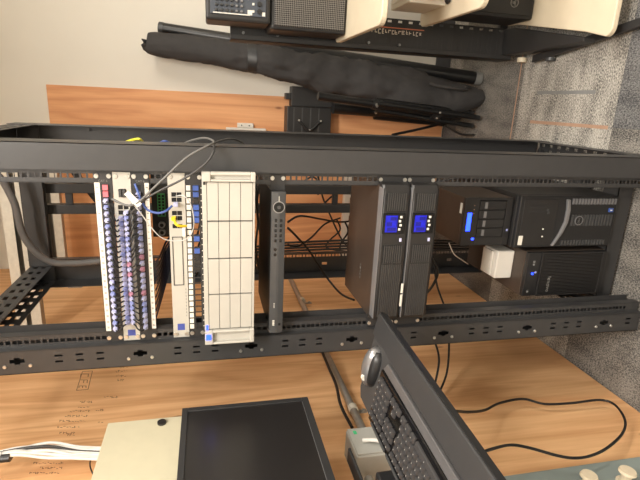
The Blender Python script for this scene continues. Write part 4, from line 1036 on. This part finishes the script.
for j in range(6): MB().cyl((0.327+j*0.026, 2.040, -0.205), (0.327+j*0.026, 2.030, -0.205), 0.009, n=14).build('volume_knob', 'black_plastic', mx, smooth=40)
for j in range(6): MB().box(0.322+j*0.026, 0.330+j*0.026, 2.037, 2.040, -0.186, -0.178).build('push_button', 'label_white', mx)
for a in ((0.312, 0.330, -0.178, -0.160), (0.312, 0.326, -0.228, -0.216)): MB().box(a[0], a[1], 2.0385, 2.040, a[2], a[3]).build('paper_label', 'label_white', mx, label='taped paper label')
MB().box(0.31, 0.314, 2.0385, 2.040, -0.17, -0.03).build('print_line', 'label_white', mx)

s2_ = thing('portable_speaker', 'black portable loudspeaker with round fork emblem on the bottom cream shelf', 'speaker', (0.6, 2.1, -1.405))
MB().box(0.392, 0.74, 2.04, 2.23, -1.405, -1.02).build('cabinet', 'black_plastic', s2_, bevel=0.010)
MB().box(0.405, 0.725, 2.034, 2.0395, -1.39, -1.04).build('grille', 'dark_grille', s2_, bevel=0.003)
ec = at(515, 2.5, Y=2.03)
rg = MB(); rg.loft([[Vector((ec.x+r*math.cos(2*math.pi*k/28), 2.034-d, ec.z+r*math.sin(2*math.pi*k/28))) for k in range(28)] for r, d in ((0.019, 0), (0.019, 0.002), (0.0165, 0.002), (0.0165, 0))], cap=False)
rg.build('emblem_ring', 'print_grey', s2_, smooth=40)
mb = MB()
for k in range(3):
    a = math.radians(90 + 120*k); d = Vector((math.cos(a), 0, math.sin(a))); nrm = Vector((-d.z, 0, d.x))
    for off in (-0.0022, 0.0022):
        p0 = Vector((ec.x, 2.0335, ec.z)) + nrm*off; mb.tube([p0 - d*0.006, p0 + d*0.015], 0.0009, n=5, sub=1)
mb.build('fork_emblem', 'print_grey', s2_)
bx = thing('storage_carton', 'pale grey carton on the middle cream shelf of the cart', 'box', (0.5, 2.0, -0.959))
MB().box(0.405, 0.62, 1.99, 2.2, -0.959, -0.80).build('carton', 'label_white', bx, bevel=0.004)
MB().box(0.425, 0.60, 2.01, 2.18, -0.80, -0.796).build('carton_lid', 'label_white', bx, bevel=0.001)
mb = MB(); mb.tube([(0.432, 1.955, -0.948), (0.424, 1.95, -0.90), (0.42, 1.95, -0.86), (0.43, 1.955, -0.80)], 0.009, n=10, sub=4)
o = mb.build('red_handle', 'red_plastic', smooth=60); tag(o, 'red handled tool lying before the pale carton on the cart', 'tool')
MB().ball((0.428, 1.95, -0.947), 0.026, 0.018, 0.012).build('tool_head', 'black_plastic', o, smooth=60)

# long bags leaning in the corner
def long_bag(secs, flat, name, label, mat, wr, seed):
    rnd = random.Random(seed); P = []
    for (px, pyy, hp, Y) in secs:
        c = at(px, pyy, Y=Y); P.append(Vector((c.x, c.y, c.z)))
    R = [hp*Y/480*1.03 for (_, _, hp, Y) in secs]
    n = 48; sub = 9
    C = spline(P, sub); RR = []
    for i in range(len(R)-1):
        for k in range(sub): RR.append(R[i] + (R[i+1]-R[i])*k/sub)
    RR.append(R[-1])
    rings = []
    for i, c in enumerate(C):
        d = (C[min(i+1, len(C)-1)] - C[max(0, i-1)]).normalized()
        a = Vector((1,0,0)); a = (a - d*a.dot(d)).normalized(); b = d.cross(a)
        ring = []
        for k in range(n):
            t = 2*math.pi*k/n
            mid = 0.35 + 0.65*math.exp(-((i/len(C)-0.55)/0.22)**2)
            q = c*11 + Vector((math.cos(t)*0.9, math.sin(t)*0.9, i*0.05))
            w = 1 + wr*mid*(1.5*noise.noise(q) + 0.9*(0.5-abs(noise.noise(q*2.3)))*2 - 0.6)
            ring.append(c + (a*math.cos(t) + b*math.sin(t)*flat)*RR[i]*w)
        rings.append(ring)
    o = MB().loft(rings).build(name, mat, smooth=80); tag(o, label, 'bag'); return o, C, RR
bag, C, RR = long_bag([(146.5,43,4,2.89),(148,43.5,8.5,2.89),(160,45,10,2.885),(205,50.5,11.5,2.865),(235,55,12,2.84),(262,60,12.5,2.81),(290,67,14.5,2.78),(320,73,17,2.75),(360,80,18,2.71),(400,88,19.5,2.66),(440,97,17.5,2.62),(462,98.5,13.5,2.585),(477,97,9.5,2.56),(484,94,5,2.545)], 0.62, 'tripod_bag', 'long black cloth bag leaning against the white wall, thicker one', 'bag_cloth', 0.17, 3)
mb = MB(); ci = 40
mb.loft([[C[i] + Vector((math.cos(2*math.pi*k/20), 0, 0))*RR[i]*1.06 + Vector((0, math.sin(2*math.pi*k/20), 0))*RR[i]*0.68 for k in range(20)] for i in (40, 43)])
mb.build('bag_strap', 'black_plastic', bag, smooth=60)
hl = MB().tube([C[86] + Vector((0.05, -0.07, 0)), C[88] + Vector((0.045, -0.115, 0)), C[95] + Vector((0.05, -0.115, 0)), C[98] + Vector((0.06, -0.06, 0))], 0.009, n=8).build('carry_handle', 'bag_cloth', bag, smooth=60)
tb = thing('stand_tube', 'slim black tube with grey end caps leaning beside the thick cloth bag', 'tube', at(483, 79, Y=2.62))
TP = [at(160,28,Y=2.955), at(200,33.5,Y=2.95), at(245,41,Y=2.94), at(300,50,Y=2.925), at(400,66,Y=2.86), at(440,72.5,Y=2.80)]; TP.append(at(476,78.5,Y=2.60))
TP = [TP[0], TP[-1]]; dv_ = (TP[1]-TP[0]).normalized()
MB().cyl(TP[0], TP[1], 0.030, 0.036, n=20).build('tube', 'tripod_black', tb, smooth=40)
MB().cyl(TP[0]-dv_*0.004, TP[0]+dv_*0.02, 0.032, n=20).build('end_cap', 'grey_plastic', tb, smooth=40)
MB().cyl(TP[1]-dv_*0.01, TP[1]+dv_*0.028, 0.038, 0.034, n=20).build('end_cap', 'print_grey', tb, smooth=40)

# folded speaker stands
def folded_stand(top, foot, label, g):
    t = thing('folded_stand', label, 'stand', foot, 'folded black stands')
    d = (foot - top); L = d.length; d.normalize()
    MB().cyl(top, foot - d*0.10, 0.021*g, n=14).build('pole', 'tripod_black', t, smooth=40)
    MB().cyl(top + d*(L*0.32), top + d*(L*0.38), 0.027, n=16).build('collar', 'black_plastic', t, smooth=40)
    MB().cyl(top + d*(L*0.70), top + d*(L*0.76), 0.030, n=16).build('hub', 'black_plastic', t, smooth=40)
    for k in range(3):
        a = math.radians(120*k + 40); off = Vector((math.cos(a), math.sin(a), 0))
        q0 = top + d*(L*0.35) + off*0.030; q1 = foot + off*0.042
        o = MB().cyl(q0, q1 - d*0.02, 0.0135*g, n=10).build('leg', 'tripod_black', t, smooth=40)
        MB().cyl(q1 - d*0.03, q1, 0.0125, 0.014, n=10).build('rubber_foot', 'rack_dark', o, smooth=40)
        MB().cyl(top + d*(L*0.73) + off*0.026 + Vector((0,-0.012,0)), top + d*(L*0.73) + off*0.026 - Vector((0,0.03,0)), 0.006, n=8).build('rivet', 'screw', o)
    o = MB().tube([top + d*(L*0.34) + Vector((0, -0.025, 0)), top + d*(L*0.34) + Vector((-0.01, -0.05, 0.005))], 0.007, n=8, sub=1).build('clamp_screw', 'screw', t)
folded_stand(at(318,96,Y=2.52), at(475,119,Y=2.555), 'folded black tripod stand leaning in the corner, just left of the thick bag', 1.0)
folded_stand(at(333,108,Y=2.82), at(448,117,Y=2.86), 'folded black tripod stand farther back, next to the plywood edge', 1.55)
mb = MB(); mb.tube([at(392,135,Y=2.72), at(420,129,Y=2.74), at(440,124,Y=2.76)], 0.008, n=8); o = mb.build('stand_brace', 'tripod_black', smooth=60)
tag(o, 'loose black rod lying across the plywood behind the folded stands', 'rod')
o = MB().tube([at(446,126,Y=2.76), at(460,134,Y=2.66), at(474,135,Z=-1.508)], 0.006, n=8).build('foot_cable', 'cable_black', smooth=60); tag(o, 'thin black cable on the carpet beside the stand feet', 'cable')

# black bracket box on the back wall
bb = thing('bracket_box', 'black ribbed box with V-shaped bracket behind the right rear rack post', 'box', (-0.1, 2.9, -0.73))
MB().box(-0.215, -0.028, 2.86, YB-0.019, -0.722, -0.457).build('housing', 'case_black', bb, bevel=0.004)
for k in range(4): MB().box(-0.212, -0.032, 2.856, 2.86, -0.50-k*0.05, -0.493-k*0.05).build('rib', 'grey_plastic', bb)
mb = MB(); mb.tube([(-0.105, 2.85, -0.525), (-0.155, 2.845, -0.575), (-0.16, 2.845, -0.60), (-0.105, 2.85, -0.655)], 0.008, n=8, sub=3); mb.build('v_bracket', 'tripod_black', bb, smooth=60)
for p_ in ((-0.105, -0.525), (-0.105, -0.655)): MB().cyl((p_[0], 2.85, p_[1]), (p_[0], 2.838, p_[1]), 0.006, n=8).build('bolt', 'screw', bb)
MB().box(-0.165, -0.155, 2.838, 2.845, -0.595, -0.583).build('latch', 'screw', bb)
MB().box(-0.027, 0.085, 2.90, YB-0.0185, -0.80, -0.485).build('back_plate', 'cart_black', bb, bevel=0.003)
MB().box(0.01, 0.045, 2.91, YB-0.019, -0.485, -0.455).build('stub', 'cart_black', bb, bevel=0.002)
